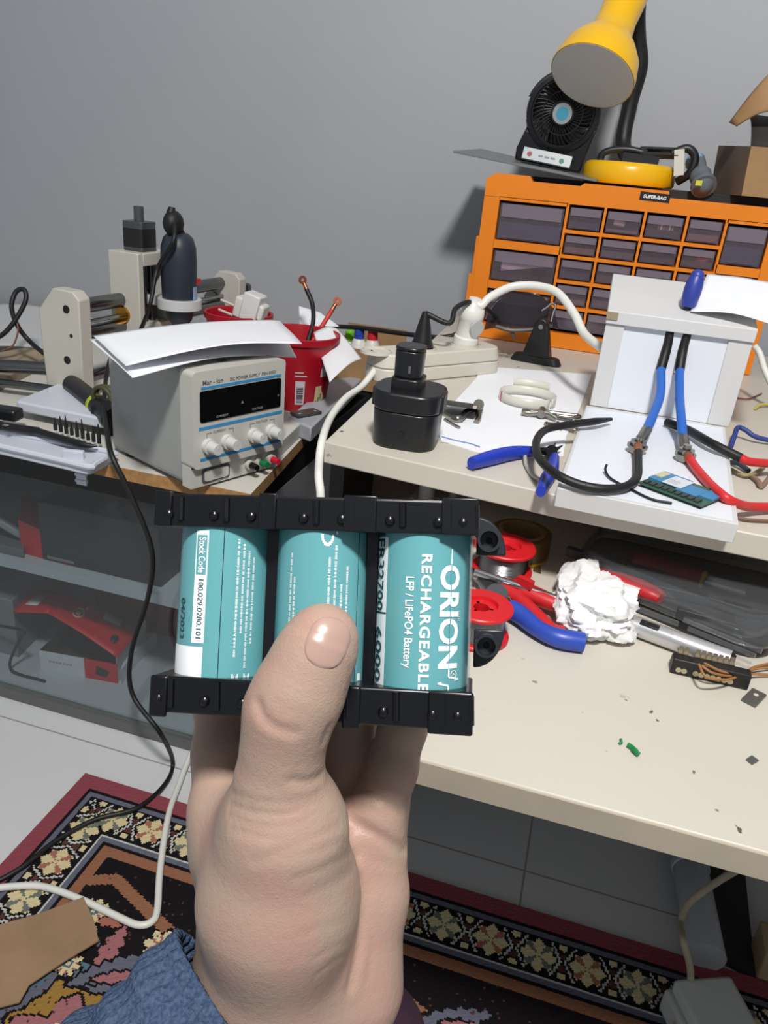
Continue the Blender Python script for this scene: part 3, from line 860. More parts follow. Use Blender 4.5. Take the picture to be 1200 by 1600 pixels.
# left end plate, right end plate
L0 = at(115, 628, ZT); 
Rr = Vector((-.770, 1.53, ZT))
gx_ = (Rr-L0); gx_.z = 0; glen = gx_.length; gx_.normalize()
GT = FR(L0, gx_)                        # x along the gantry, y across, z up
def endplate(x, name_mats, H=.185, holes=True):
    q = M(GT)
    poly = [(-.034, 0), (.040, 0), (.044, H*.55), (.044, H*.80), (.012, H), (-.026, H*.995), (-.038, H*.93)]
    q.prism(poly, -.013, .013, GT @ Matrix.Translation((x, 0, 0)) @ Matrix(((0, 0, 1, 0), (1, 0, 0, 0), (0, 1, 0, 0), (0, 0, 0, 1))))
    o = q.build('end_plate', wp, mill, bev=.002)
    if holes:
        for y, z in ((-.012, H*.84), (-.006, H*.40), (-.018, H*.62)):
            q = M(GT); q.cyl((x-.0136, y, z), (x-.0128, y, z), .0065 if z != H*.62 else .003, n=16)
            q.build('bolt_hole', black_rub, o)
endplate(0, None); endplate(glen, None, .175, False)
for y, z in ((.010, .150), (.010, .105), (-.012, .040)):
    q = M(GT); q.cyl((.01, y, z), (glen, y, z), .0125 if z > .06 else .010, n=20); q.build('rod', rodm, mill)
q = M(GT); q.cyl((.012, .004, .125), (glen, .004, .125), .004, n=10); q.build('lead_screw', steel, mill)
# carriage tower with its own slide
tw = .40*glen
TWp = FR(GT @ Vector((tw, .0, 0)), gx_)
t0 = atY(168, 385, (GT @ Vector((tw, 0, 0))).y).z
ztop = .232
q = M(TWp)
q.box(-.048, -.034, -.032, .030, .030, ztop); q.box(.034, .048, -.032, .030, .030, ztop)
q.box(-.0339, .0339, .016, .0299, .030, ztop-.0005); q.box(-.0339, .0339, -.032, .0159, ztop-.022, ztop-.0005); q.box(-.0339, .0339, -.0318, .0159, .030, .110)
q.build('carriage_tower', wp, mill, bev=.0015)
q = M(TWp)
for x in (-.020, -.004, .014): q.cyl((x, -.010, .105), (x, -.010, ztop-.022), .006 if x != -.004 else .004, n=14)
q.build('vertical_rod', rodm, mill)
def stepper(Tm, par):
    q = M(Tm); q.prism(rrect(-.021, .021, -.021, .021, .005, 3), 0, .030); q.m = 1; q.prism(rrect(-.0212, .0212, -.0212, .0212, .006, 3), .030, .042); q.prism(rrect(-.0212, .0212, -.0212, .0212, .006, 3), -.006, 0)
    o = q.build('stepper_motor', [mat('motor_black', (26, 26, 27), .5), mat('motor_grey', (92, 95, 97), .4, .6)], par, bev=.0008)
    q = M(Tm); q.cyl((0, 0, .042), (0, 0, .066), .0085, n=18); q.build('shaft_cap', mat('motor_shaft', (70, 73, 76), .45), o)
stepper(TWp @ Matrix.Translation((0, 0, ztop+.006)), mill)
RT = GT @ Matrix.Translation((glen+.020, .0, .125)) @ Matrix.Rotation(pi/2, 4, 'Y'); stepper(RT, mill)
q = M(GT); q.cyl((glen-.014, .028, .115), (glen-.02, .028, .115), .017, n=20); q.build('bearing', rodm, mill)
q = M(GT); q.cyl((tw-.0395, .004, .125), (tw-.052, .004, .125), .016, .014, n=20); q.build('brass_nut', mat('brass', (196, 140, 60), .25, 1), mill)
# router spindle held in a white ring, in front of the tower
SPo = TWp @ Matrix.Translation((.014, -.070, .008)) @ Matrix.Diagonal((1.08, 1.08, .90, 1))
q = M(SPo)
q.m = 0; q.lathe([(0, .110), (.012, .112), (.020, .125), (.025, .150)], SPo, 28)
q.lathe([(.0255, .150), (.0275, .165), (.0285, .20), (.029, .235), (.028, .262), (.0235, .280), (.016, .288), (0, .290)], SPo, 28)
spd = q.build('spindle', mat('router_navy', (42, 50, 62), .45), mill, smooth=50)
q = M(SPo); q.lathe([(.0262, .146), (.036, .146), (.036, .166), (.0262, .166)], SPo, 32, closed=True); q.box(-.012, .012, .030, .060, .147, .165)
q.build('clamp_ring', mat('ring_white', (205, 206, 208), .4), mill, smooth=40, bev=.001)
q = M(SPo); q.box(.010, .020, -.0285, -.016, .196, .206); q.build('switch_tab', mat('switch_red', (190, 52, 36), .4), spd)
q = M(SPo); q.grid(lambda a, b: Vector((.0284*sin(-.1+.8*a), -.0284*cos(-.1+.8*a), .167+.024*b)), 8, 1); q.build('sticker', mat('sticker_blue', (150, 176, 208), .5), spd, recalc=False)
q = M(SPo)
q.tube([(0, 0, .286), (-.006, 0, .300), (-.016, .002, .318), (-.012, .002, .334)], lambda t: .0115-.006*t, n=14)
q.ball((-.012, 0, .306), .019, n=16, sc=(1.0, .8, 1.25))
q.build('hose_head', black_rub, spd)
# rails and bed of the machine running out to the left
for (u0, v0, u1, v1, z, r) in ((-60, 568, 112, 578, .045, .011), (-60, 590, 112, 612, .020, .007)):
    q = M(); q.cyl(at(u0, v0, ZT+z), at(u1, v1, ZT+z), r, n=16); q.build('bed_rail', rodm, mill)
q = M(); p_ = [at(-60, 575, ZT+.002), at(95, 545, ZT+.002), at(95, 560, ZT+.002), at(-60, 640, ZT+.002)]
q.prism([(p.x, p.y) for p in p_], ZT+.0006, ZT+.018); q.build('bed_board', mat('old_mdf', (150, 136, 112), .8, var=.2, vscale=20), mill, bev=.001)
# power cord of the spindle, hanging down behind the supply and over the edge to the floor
cordm = mat('cord_black', (20, 20, 22), .5)
q = M()
c1 = SPo @ Vector((-.014, 0, .320))
P_ = [c1, SPo @ Vector((-.040, -.02, .28)), atD(246, 420, dep(SPo @ Vector((-.04, -.03, .2)))), atD(232, 485, dep(SPo @ Vector((-.04, -.03, .2)))), atD(205, 540, 1.40), atD(178, 550, 1.33), atD(166, 590, 1.25),
      atD(163, 640, 1.12), atD(168, 680, 1.045), atY(176, 715, .825), atY(205, 775, .823), atY(237, 860, .822), atY(232, 930, .822), atY(205, 1020, .824), atY(207, 1085, .815), atY(250, 1145, .80)]
P_ += [at(270, 1190, .006), at(258, 1225, .006), at(215, 1262, .0125), at(150, 1280, .0125), at(90, 1312, .0125), at(30, 1358, .0125), at(-40, 1395, .008)]
q.tube(P_, .0036, n=10, sm=8); o = q.build('spindle_cable', cordm, smooth=60)
tag(o, 'long black cord from the spindle, hanging over the worktop edge and onto the rug', 'cord')
# clear loose panel and black wire loop behind the machine
sheet('acrylic_panel', 'milky white plastic panel leaning at the left behind the machine end plate', atD(-40, 545, 1.50), atD(95, 555, 1.52), atD(90, 485, 1.66), atD(-40, 480, 1.66), lambda a, b: .012*sin(pi*a), 'panel', mat('milk_panel', (190, 192, 194), .3), .002, seed=5)
q = M(); q.tube([atD(-20, 535, 1.36), atD(5, 522, 1.36), atD(24, 500, 1.36), atD(40, 470, 1.36), atD(38, 453, 1.36), atD(25, 456, 1.36), atD(18, 480, 1.36), atD(28, 510, 1.37), atD(48, 535, 1.38), at(74, 556, ZT+.052)], .0042, n=9)
tag(q.build('looped_wire', cordm, smooth=60), 'black wire standing up in a loop at the far left', 'wire')
q = M(); q.tube([atD(26, 502, 1.365), atD(28, 518, 1.365), atD(20, 540, 1.37), atD(4, 548, 1.37)], .0016, n=7)
tag(q.build('thin_wire', mat('brown_wire', (130, 80, 70), .5), smooth=60), 'thin brown wire under the black wire loop', 'wire')

# ------------------------------------------------------------------ open screwdriver set in a white case
set_o = thing('screwdriver_case', 'open white plastic bit case at the front left edge of the worktop', 'case', at(60, 690, ZT))
wcase = mat('case_white', (205, 210, 222), .35)
def hp(u, v, h): return at(u, v, ZT+h)
c_tl, c_tr, c_br, c_bl = hp(-40, 655, 0), hp(165, 692, 0), hp(150, 716, 0), hp(-40, 690, 0)
def slab(q, pts, z0, z1, r=.008):
    # rounded slab following four plan points
    P = [Vector((p.x, p.y, 0)) for p in pts]; out = []
    for i in range(4):
        a, b, c = P[i-1], P[i], P[(i+1) % 4]
        d1 = (a-b).normalized()*r; d2 = (c-b).normalized()*r
        for k in range(5):
            t = k/4; out.append((b+d1*(1-t)**2+d2*t**2))
    q.prism([(p.x, p.y) for p in out], z0, z1)
pts_in = [hp(-60, 655, .02), hp(178, 700, .02), hp(140, 722, .02), hp(-60, 676, .02)]
q = M(); slab(q, pts_in, ZT+.0006, ZT+.010, .012)
ctr = sum((p for p in pts_in), Vector())/4
q.build('tray', wcase, set_o, bev=.0015)
q = M()
rimp = []
for i in range(4):
    a, b = pts_in[i], pts_in[(i+1) % 4]
    for k in range(6): rimp.append(a.lerp(b, k/6))
q.tube([Vector((p.x, p.y, ZT+.013)) for p in rimp], .0042, n=8, closed=True, sm=3); q.build('rim', wcase, set_o)
q = M(); slab(q, [hp(22, 626, .03), hp(95, 597, .03), hp(190, 634, .03), hp(170, 656, .03)], ZT+.014, ZT+.030, .010)
q.build('lid', wcase, set_o, bev=.003)
q = M(); a = hp(100, 715, .008); b = hp(140, 718, .008); 
q.box(-.014, .014, -.004, .004, -.012, .006, FR((a+b)/2+Vector((0, -.006, .008)), (b-a))); q.build('latch', wcase, set_o, bev=.001)
q = M(); q.box(-.008, .008, -.0015, .0015, -.028, 0, FR(atY(126, 728, .838), (1, 0, 0))); 
for k in range(3): q.box(-.009, .009, -.003, .002, -.024+.009*k, -.020+.009*k, FR(atY(126, 728, .838), (1, 0, 0)))
q.build('hinge_tab', wcase, set_o, bev=.0006)
q = M(); q.tube([hp(-40, 655, .024), hp(5, 666, .024), hp(60, 674, .024)], lambda t: .0085 if t < .5 else .006, n=12, sm=3)
q.tube([hp(58, 674, .024), hp(125, 694, .022), hp(152, 697, .022)], lambda t: .0055-.0045*max(0, t-.5)*2, n=10, sm=3)
q.m = 1; TT = FR(hp(2, 664, .0330), hp(60, 678, .033)-hp(2, 664, .033)); q.text('TS', .008, TT, .0004)
tag(q.build('precision_screwdriver', [black_pl, mat('print_grey', (160, 160, 165), .5)], smooth=50), 'black precision screwdriver lying in the white bit case', 'screwdriver')
q = M(); q.box(-.022, .018, -.012, .012, 0, .018, FR(hp(14, 655, .018), (1, .1, 0)))
tag(q.build('bit_holder', black_pl, bev=.004), 'black chunky bit holder at the left end of the white case', 'tool')
bits0 = None
for k in range(9):
    u = 87+k*8.5; v = 672+k*2.6
    p = hp(u, v, .012); h = .013+.005*((k*7) % 3)
    if bits0 is None:
        bits0 = thing('driver_bit', 'x', 'bit', p, 0, 'driver bits standing in the white case')
        q = M(); q.cyl(p, p+Vector((0, 0, .010)), .0028, n=6); q.build('shank', mat('bit_steel', (70, 70, 74), .4, .8), bits0)
        q = M(); q.cyl(p+Vector((0, 0, .010)), p+Vector((0, 0, .019)), .0016, .0007, n=8); q.build('tip', mat('bit_steel', (70, 70, 74)), bits0)
        r = bits0
    else: r = dup(bits0, Matrix.Translation(p) @ Matrix.Scale(1+.25*((k*7) % 3), 4, (0, 0, 1)), 'x')
    r['label'] = 'small steel driver bit standing in the row in the white bit case'
# black cylindrical tool with a yellow band
q = M(); a, b = hp(112, 600, .035), hp(178, 655, .030)
q.cyl(a, a.lerp(b, .75), .0155, .0165, 20); q.cyl(a.lerp(b, .7), b, .0185, .0185, 20); q.m = 1; q.cyl(a.lerp(b, .60), a.lerp(b, .66), .0172, .0172, 20)
q.m = 0; q.box(-.02, .012, -.012, .012, -.032, .012, FR(a.lerp(b, .85)))
o = q.build('glue_gun', [black_pl, mat('lime_band', (176, 186, 40), .5)], smooth=40, bev=.002); tag(o, 'black stubby tool with yellow green band between end plate and power supply', 'tool')
q = M(); c0 = hp(158, 622, .05)
q.tube([c0+Vector((.016*cos(t), .004*t*.3, .016*sin(t))) for t in np.linspace(0, 9, 22)], .0035, n=8, sm=3)
tag(q.build('coiled_cable', mat('olive_cable', (74, 70, 44), .5), smooth=60), 'small dark cable coil beside the left side of the power supply', 'cable')

# ------------------------------------------------------------------ red pots with odds and ends
def pot(name, label, c, r0, r1, h, rz=0):
    t = thing(name, label, 'pot', c, rz)
    T = WM(t)
    q = M(); q.lathe([(0, 0), (r0, 0), (r0+.001, .002), (r1, h-.012), (r1+.004, h-.011), (r1+.0045, h-.001), (r1+.002, h), (r1-.001, h-.002), (r1-.003, h-.014), (r0-.001, .004), (0, .004)], T, 48)
    q.build('shell', mat('pot_red', (172, 18, 36), .38), t, smooth=40)
    return t, T
pc = at(447, 648, ZT)+Vector((.0, .045, 0))
t, T = pot('red_pot', 'red plastic pot beside the power supply holding cables and papers', pc, .048, .066, .135)
# white sticker with bar code, and a leafy print at the right
q = M()
def onpot(a, z, out=.0018): 
    r = .048+(.066-.048)*z/.135+out; return T @ Vector((r*cos(a), r*sin(a), z))
ab = atan2(-1, .25)+.42
q.m = 0; q.grid(lambda a, b: onpot(ab-.34+.28*a, .022+.042*b), 6, 1)
q.m = 1
x = 0
rnd = random.Random(2)
while x < .8:
    wd = rnd.choice([.02, .035, .05]); q.grid(lambda a, b: onpot(ab-.30+.20*a, .026+.034*(x+wd*b), .0023), 4, 1); x += wd+rnd.choice([.025, .05])
q.m = 0; q.grid(lambda a, b: onpot(ab-.36+.34*a, .072+.002*b), 6, 1); q.grid(lambda a, b: onpot(ab-.36+.24*a, .078+.002*b), 6, 1)
q.m = 2; q.grid(lambda a, b: onpot(ab+.30+(.34+.12*sin(5*b))*a, .012+.042*b), 8, 8)
q.m = 3
for k in range(5): q.grid(lambda a, b: onpot(ab+.34+.08*k+.06*a, .018+.006*(k % 3)+.010*b, .0024), 3, 1)
q.m = 0; q.grid(lambda a, b: onpot(ab+.42+.22*a, .070+.028*sin(pi*(.15+.7*a))*b), 8, 4)
q.build('printed_label', [mat('sticker_white', (205, 200, 205), .5), mat('barcode_ink', (60, 40, 60), .5), mat('leaf_print', (206, 190, 150), .5), mat('leaf_green', (110, 130, 70), .5)], t, recalc=False)
Tp = T
pc2 = Vector((atY(373, 500, 1.38).x, 1.38, ZT))
t2, T2 = pot('red_pot', 'red plastic pot behind the power supply with a white plug inside', pc2, .045, .062, atY(373, 487, 1.38).z-ZT)
# white adapter plug sticking out of the back pot
ad_ = thing('white_plug', 'white two pin adapter plug lying in the rear red pot', 'plug', atY(385, 492, 1.36))
q = M(); q.box(-.030, .030, -.016, .016, -.020, .020, FR(atY(392, 485, 1.36), (1, 0, -.25))); q.build('body', white_pl, ad_, bev=.004)
q = M(); q.box(-.018, .016, -.018, .018, -.026, .026, FR(atY(396, 480, 1.355), (1, 0, -.25))); q.build('cap', mat('cap_white', (226, 226, 226), .3), ad_, bev=.003)
for dz in (.009, -.010):
    q = M(); Tq = FR(atY(368, 486, 1.36), (1, 0, -.25)); q.cyl((-.034, 0, dz), (0, 0, dz), .0024, n=10, T=Tq); q.build('pin', mat('pin_white', (215, 212, 205), .3), ad_)
# cables with copper lugs rising from the front pot
def lug_cable(name, label, pts, m, r=.0042):
    t = thing(name, label, 'cable', pts[0])
    q = M(); q.tube(pts, r, n=10); q.build('insulation', m, t, smooth=60)
    P = catmull(pts, 6); e = P[-1]; d = (P[-1]-P[-2]).normalized()
    q = M(); q.cyl(e-d*.002, e+d*.012, r*.95, r*.8, 12)
    z = Vector((0, -1, .2)); Tl = FR(e+d*.018, d, z)
    q.lathe([(.0030, -.0012), (.0075, -.0012), (.0075, .0012), (.0030, .0012)], Tl, 20, closed=True)
    q.build('lug', copper, t, smooth=40)
pz = .05
lug_cable('lug_cable', 'black cable with copper lug rising from the front red pot', [Tp @ Vector((.0, 0, .02)), atD(478, 545, 1.36), atD(489, 505, 1.37), atD(488, 475, 1.38), atD(479, 452, 1.38)], cordm)
lug_cable('lug_cable', 'red cable with copper lug leaning from the front red pot', [Tp @ Vector((.0, .02, .02)), atD(482, 550, 1.36), atD(497, 520, 1.38), atD(511, 497, 1.39), atD(519, 484, 1.39)], mat('salmon_cable', (206, 70, 62), .45))
# folded papers leaning on the pot
sheet('paper_sheet', 'folded white paper leaning from the front red pot toward the glue box', atD(515, 598, 1.22), atD(565, 560, 1.30), atD(527, 513, 1.36), atD(490, 520, 1.34), lambda a, b: .006*sin(pi*a), seed=7)
sheet('paper_sheet', 'small upright paper strip inside the front red pot', atD(474, 575, 1.34), atD(503, 545, 1.36), atD(500, 528, 1.37), atD(478, 560, 1.35), lambda a, b: 0, seed=8)
sheet('paper_sheet', 'pale paper standing behind the black lug cable', atD(468, 510, 1.50), atD(530, 510, 1.50), atD(500, 488, 1.52), atD(467, 478, 1.52), lambda a, b: 0, seed=9)
q = M(); q.ball(tuple(Tp @ Vector((-.035, -.030, .135))), .013, n=14); q.cyl(Tp @ Vector((-.035, -.030, .08)), Tp @ Vector((-.035, -.030, .128)), .008, n=12)
tag(q.build('black_knob_tool', black_pl, smooth=50), 'black round headed tool in the front red pot by the power supply', 'tool')
# grey flat equipment box and steel strip
g = [at(437, 660, ZT+.028), at(470, 690, ZT+.028), at(585, 575, ZT+.028), at(520, 560, ZT+.028)]
gb = [at(450, 652, ZT+.026), at(486, 668, ZT+.026), at(572, 585, ZT+.026), at(520, 592, ZT+.026)]
q = M(); q.prism([(p.x, p.y) for p in gb], ZT+.0005, ZT+.026)
tag(q.build('flat_grey_box', mat('grey_lid', (168, 172, 180), .4), bev=.003), 'flat grey enclosure lying at the right edge of the left worktop', 'box')
q = M(); gw = [at(437, 668, ZT), at(437, 715, ZT), at(452, 700, ZT), at(470, 684, ZT)]
q.prism([(p.x, p.y) for p in [at(438, 660, ZT), at(440, 712, ZT), at(470, 683, ZT), at(466, 668, ZT)]], ZT+.0004, ZT+.024)
tag(q.build('white_block', mat('styro_white', (206, 204, 198), .7), bev=.002), 'small white block just right of the power supply', 'block')
q = M(); Ts = FR(at(478, 645, ZT+.0295), at(500, 640, ZT+.03)-at(455, 648, ZT+.03)); q.box(-.024, .024, -.011, .011, -.002, .002, Ts)
q.m = 1
for x in (-.016, .016): q.cyl((x, -.004, .0021), (x, -.004, .0024), .0022, n=10, T=Ts)
tag(q.build('steel_bracket', [mat('bracket_grey', (88, 88, 88), .4, .4), mat('hole_light', (190, 190, 190))], smooth=30), 'small dark steel bracket lying on the flat grey enclosure', 'bracket')

# ------------------------------------------------------------------ cardboard box of bottles
card = mat('cardboard', (158, 124, 86), .85, var=.08, vscale=12, bump=.2)
bx_t = thing('cardboard_box', 'small open cardboard box of capped bottles by the wall', 'box', atY(565, 580, 1.42))
b0 = atY(548, 590, 1.40); b1 = atY(603, 583, 1.40)
bw = (b1.x-b0.x); zt_ = atY(575, 548, 1.40).z
x0, x1, y0, y1, z0, z1 = b0.x-.055, b1.x, 1.40, 1.535, ZT+.0005, zt_
for nm, (a0, a1, c0, c1, d0, d1) in (('front_panel', (x0, x1, y0, y0+.003, z0, z1)), ('back_panel', (x0, x1, y1-.003, y1, z0, z1+.022)), ('side_panel', (x0, x0+.003, y0, y1, z0, z1)), ('side_panel', (x1-.003, x1, y0, y1, z0, z1)), ('bottom', (x0, x1, y0, y1, z0, z0+.003))):
    q = M(); q.box(a0, a1, c0, c1, d0, d1); q.build(nm, card, bx_t, smooth=0)
bott = None
for i, (u, v, col, nm) in enumerate(((539, 533, (110, 190, 30), 'lime green'), (562, 530, (40, 70, 170), 'blue'), (583, 532, (205, 40, 50), 'red'))):
    c = Vector((atY(u, v, 1.46).x, 1.455 if i else 1.49, z0+.003))
    r = thing('glue_bottle', 'small white bottle with %s cap in the cardboard box' % nm, 'bottle', c, 0, 'bottles in the cardboard box')
    hz = atY(u, v-8, c.y).z-c.z+.014
    q = M(); q.lathe([(0, 0), (.017, 0), (.0185, .002), (.0185, hz-.040), (.012, hz-.026), (.010, hz-.022), (0, hz-.022)], WM(r), 24); q.build('bottle_body', white_pl, r)
    q = M(); q.lathe([(.0, hz-.0225), (.0105, hz-.0225), (.0095, hz-.004), (.006, hz), (0, hz)], WM(r), 18); q.build('cap', mat('cap_'+nm.split()[0], col, .4), r)
# ================================================================== RAISED SHELF
# ------------------------------------------------------------------ orange drawer cabinet
YC = 1.45
orange = mat('orange_plastic', (228, 128, 18), .42, var=.04)
cab_m = mat('cabinet_inside', (120, 84, 70), .7)
drw = clear('drawer_clear', (240, 234, 238), .14, .12, (156, 144, 154))
drl = clear('drawer_label_slot', (235, 228, 234), .42, .15, (160, 148, 162))
CBX0, CBX1 = -.232, .262
ztop_c = .897
cab = thing('drawer_cabinet', 'orange parts cabinet full of smoky clear drawers on the raised shelf', 'drawer cabinet', (.012, 1.54, ZU))
colx = [(-.2065, -.096)]
xs_ = [atY(u, 300, YC).x for u in (892, 952, 1016, 1084, 1147)]
cols = [(xs_[i], xs_[i+1]) for i in range(4)]
colx = (-.2065, xs_[0]-.0)
bigR = (xs_[4], CBX1-.025)
rowz_big = [(.868, .803), (.789, .733), (.720, .660)]
zs = [.874, .829, .788, .746, .702, .658]
q = M()
# frame: shell, verticals, shelves
q.box(CBX0, CBX0+.003, YC, 1.62, ZU+.0005, ztop_c-.012); q.box(CBX1-.003, CBX1, YC, 1.62, ZU+.0005, ztop_c-.012); q.box(CBX0, CBX1, YC, 1.62, ztop_c-.016, ztop_c-.012); q.box(CBX0, CBX1, YC, 1.62, ZU+.0005, ZU+.004)
q.build('shell', mat('shell_black', (22, 20, 21), .5), cab, smooth=0)
q = M(); q.box(CBX0+.003, CBX1-.003, 1.61, 1.6199, ZU+.004, ztop_c-.016); q.build('back_panel', cab_m, cab, smooth=0)
q = M()
yf0, yf1 = YC-.010, YC+.014
# top rail with its stepped outline
top = [(CBX0-.002, .872), (xs_[0]*0+colx[0], .872), (colx[0], .8725), (CBX1-.022, .8725), (CBX1+.003, .8725), (CBX1+.003, .885), (CBX1-.006, .897), (.116, .897), (.112, .897), (.072, .897), (.068, .907), (-.068, .907), (-.074, .902), (-.155, .902), (-.160, .910), (-.218, .910), (-.234, .900)]
XZY = Matrix(((1, 0, 0, 0), (0, 0, 1, 0), (0, 1, 0, 0), (0, 0, 0, 1)))
q.prism(top, yf0, yf1+.03, XZY)
q.box(CBX0-.002, colx[0], yf0, yf1, ZU+.001, .873); q.box(CBX0-.012, CBX0-.001, yf0+.002, yf1, ZU+.001, ZU+.110); q.box(CBX0-.007, CBX0-.001, yf0+.002, yf1, ZU+.110, ZU+.175)
q.box(bigR[1], CBX1+.003, yf0, yf1, ZU+.001, .873)
q.box(CBX0-.002, CBX1+.003, yf0-.003, yf1, ZU+.001, .657)
for (a, b), (c, d) in zip(rowz_big, rowz_big[1:]):
    q.box(colx[0]-.001, colx[1], yf0, yf1, c, b); q.box(bigR[0], bigR[1]+.001, yf0, yf1, c, b)
for x in xs_: q.box(x-.0022, x+.0022, yf0, yf1+.10, .656, .873)
for z in zs[1:-1]:
    for a, b in cols: q.box(a+.002, b-.002, yf0, yf1+.10, z-.0028, z+.0028)
q.box(colx[0]-.001, colx[1], yf0, yf1, .868, .874); q.box(bigR[0], bigR[1]+.001, yf0, yf1, .868, .874)
q.build('front_frame', orange, cab, bev=.0012)
q = M(); pz = atY(1023, 308, YC); Tl = FR((pz.x, yf0-.0004, pz.z), (1, 0, -.02)) ; q.box(-.024, .024, -.0004, .001, -.0065, .0065, Tl)
q.m = 1; q.text('SUPER-BAG', .0075, Tl @ Matrix.Translation((0, -.0007, -.0027)) @ XZ, .0003, align='CENTER', length=None) if False else q.text('SUPER-BAG', .0072, Tl @ Matrix.Translation((0, -.0007, -.0026)) @ XZ, .0003, align='CENTER')
q.build('name_plate', [mat('plate_black', (18, 18, 18), .4), mat('plate_white', (225, 225, 225), .5)], cab, smooth=0)
# drawers: each a clear box with a front lip; copies of two patterns
def make_drawer(wd, ht, dp=.12):
    n = M(); t = .0015
    n.box(-wd/2, wd/2, 0, t, 0, ht*.97); n.box(-wd/2, -wd/2+t, t, dp, 0, ht*.8); n.box(wd/2-t, wd/2, t, dp, 0, ht*.8); n.box(-wd/2, wd/2, t, dp, 0, t); n.box(-wd/2, wd/2, dp-t, dp, t, ht*.8)
    n.m = 1; n.box(-wd*.47, wd*.47, -.0012, -.0001, ht*.60, ht*.95); n.m = 0; n.box(-wd*.32, wd*.32, -.009, -.0002, ht*.06, ht*.09)
    return n
rnd = random.Random(11)
parts_cols = [(52, 60, 92), (64, 62, 66), (104, 94, 104), (140, 108, 102), (120, 106, 112), (88, 66, 66)]
def put_drawer(x0, x1, z0, z1, content):
    w_, h_ = x1-x0-.005, z1-z0-.004
    n = make_drawer(w_, h_)
    base = Matrix.Translation(((x0+x1)/2, YC-.004, z0+.002))
    q = M(base); q.v = [base @ p for p in n.v]; q.f = n.f; q.mi = n.mi
    d = q.build('drawer', [drw, drl], cab, smooth=0)
    q = M(base); content(q, w_, h_)
    if q.v:
        q.build('drawer_contents', content.mats, d, smooth=30)
def heap(col, fill=.4, bits=None):
    def f(q, w_, h_):
        q.grid(lambda a, b: Vector(((a-.5)*(w_-.004), .004+b*.108, .002+h_*fill*(.8+.25*sin(7*a+3*b+w_*90)*cos(5*b+h_*200)))), 10, 8)
        q.box(-(w_-.004)/2, (w_-.004)/2, .0035, .004, .002, h_*fill*.75)
        if bits: bits(q, w_, h_)
    f.mats = [mat('heap_%d_%d_%d' % col, col, .6)]
    return f
def with_extra(col, fill, mats_, fn):
    h = heap(col, fill)
    def f(q, w_, h_): h(q, w_, h_); fn(q, w_, h_)
    f.mats = h.mats+mats_
    return f
def e_light(q, w_, h_):
    q.m = 1; q.cyl((-.016, .010, h_*.50), (.002, .012, h_*.42), .006, .005, 14); q.box(-.0035, .0035, .004, .007, .004, h_*.85, Matrix.Translation((.010, 0, 0)) @ Matrix.Rotation(radians(14), 4, 'Y'))
def e_caps(q, w_, h_):
    for k in range(6):
        q.m = 1+k % 3; x = -.010+.0045*k; q.box(x, x+.003, .004, .010, .003, h_*(.62+.08*(k % 2)))
def e_red(q, w_, h_): q.m = 1; q.ball((.008, .014, h_*.42), .010, n=12, sc=(1.2, 1, .7))
def e_white(q, w_, h_):
    q.m = 1; q.prism([(-.046, .010), (.050, .030), (.046, .016), (-.040, .001)], .004, .008, Matrix.Rotation(0, 4, 'X')); q.hexa([(-.040, .006, h_*.30), (.048, .006, h_*.62), (.050, .010, h_*.62), (-.040, .010, h_*.30), (-.040, .006, h_*.66), (.048, .006, h_*.86), (.050, .010, h_*.86), (-.040, .010, h_*.66)])
bigs = [(heap((54, 68, 104), .62), heap((46, 60, 98), .62)), (with_extra((46, 48, 54), .35, [mat('lightbox', (240, 234, 232), .6)], e_white), heap((120, 110, 120), .40)), (heap((60, 64, 88), .45), heap((92, 86, 96), .45))]
for (z1, z0), (l, r) in zip(rowz_big, bigs):
    put_drawer(colx[0], colx[1]-.002, z0, z1, l); put_drawer(bigR[0]+.002, bigR[1], z0, z1, r)
special = {(0, 1): with_extra((130, 110, 118), .25, [mat('pinkish', (240, 222, 214), .5)], e_light), (0, 2): with_extra((56, 46, 50), .5, [mat('c_red', (190, 60, 60), .5), mat('c_white', (230, 230, 230), .5), mat('c_olive', (190, 140, 80), .5)], e_caps), (1, 3): with_extra((84, 66, 60), .45, [mat('c_red2', (210, 60, 72), .5)], e_red)}
for r_ in range(5):
    for c_ in range(4):
        put_drawer(cols[c_][0]+.0022, cols[c_][1]-.0022, zs[r_+1]+.0028, zs[r_]-.0028, special.get((r_, c_), heap(parts_cols[(r_*3+c_*5) % 6], .35+.25*rnd.random())))

# ------------------------------------------------------------------ things on top of the cabinet
ZC = .910
q = M(); q.box(-.225, .25, 1.4945, 1.64, ztop_c-.0119, .9105)
tag(q.build('black_board', mat('board_black', (20, 19, 20), .5), bev=.001), 'thick black board lying on top of the orange drawer cabinet', 'board')
s0, s1 = atY(708, 236, 1.44), atY(905, 275, 1.44)
q = M(); dz = Vector((0, 0, .0022))
pts = [s0, s1+Vector((.03, 0, -.004)), Vector((s1.x+.03, 1.60, s1.z+.004)), Vector((s0.x+.02, 1.60, s0.z+.012))]
q.hexa([p-dz*1.2 for p in pts]+[p+dz*.3 for p in pts])
tag(q.build('grey_sheet', mat('sheet_grey', (112, 114, 116), .4), bev=.0006), 'grey thin sheet overhanging the left end of the drawer cabinet, under the fan', 'sheet')
ZS = s1.z+.0035
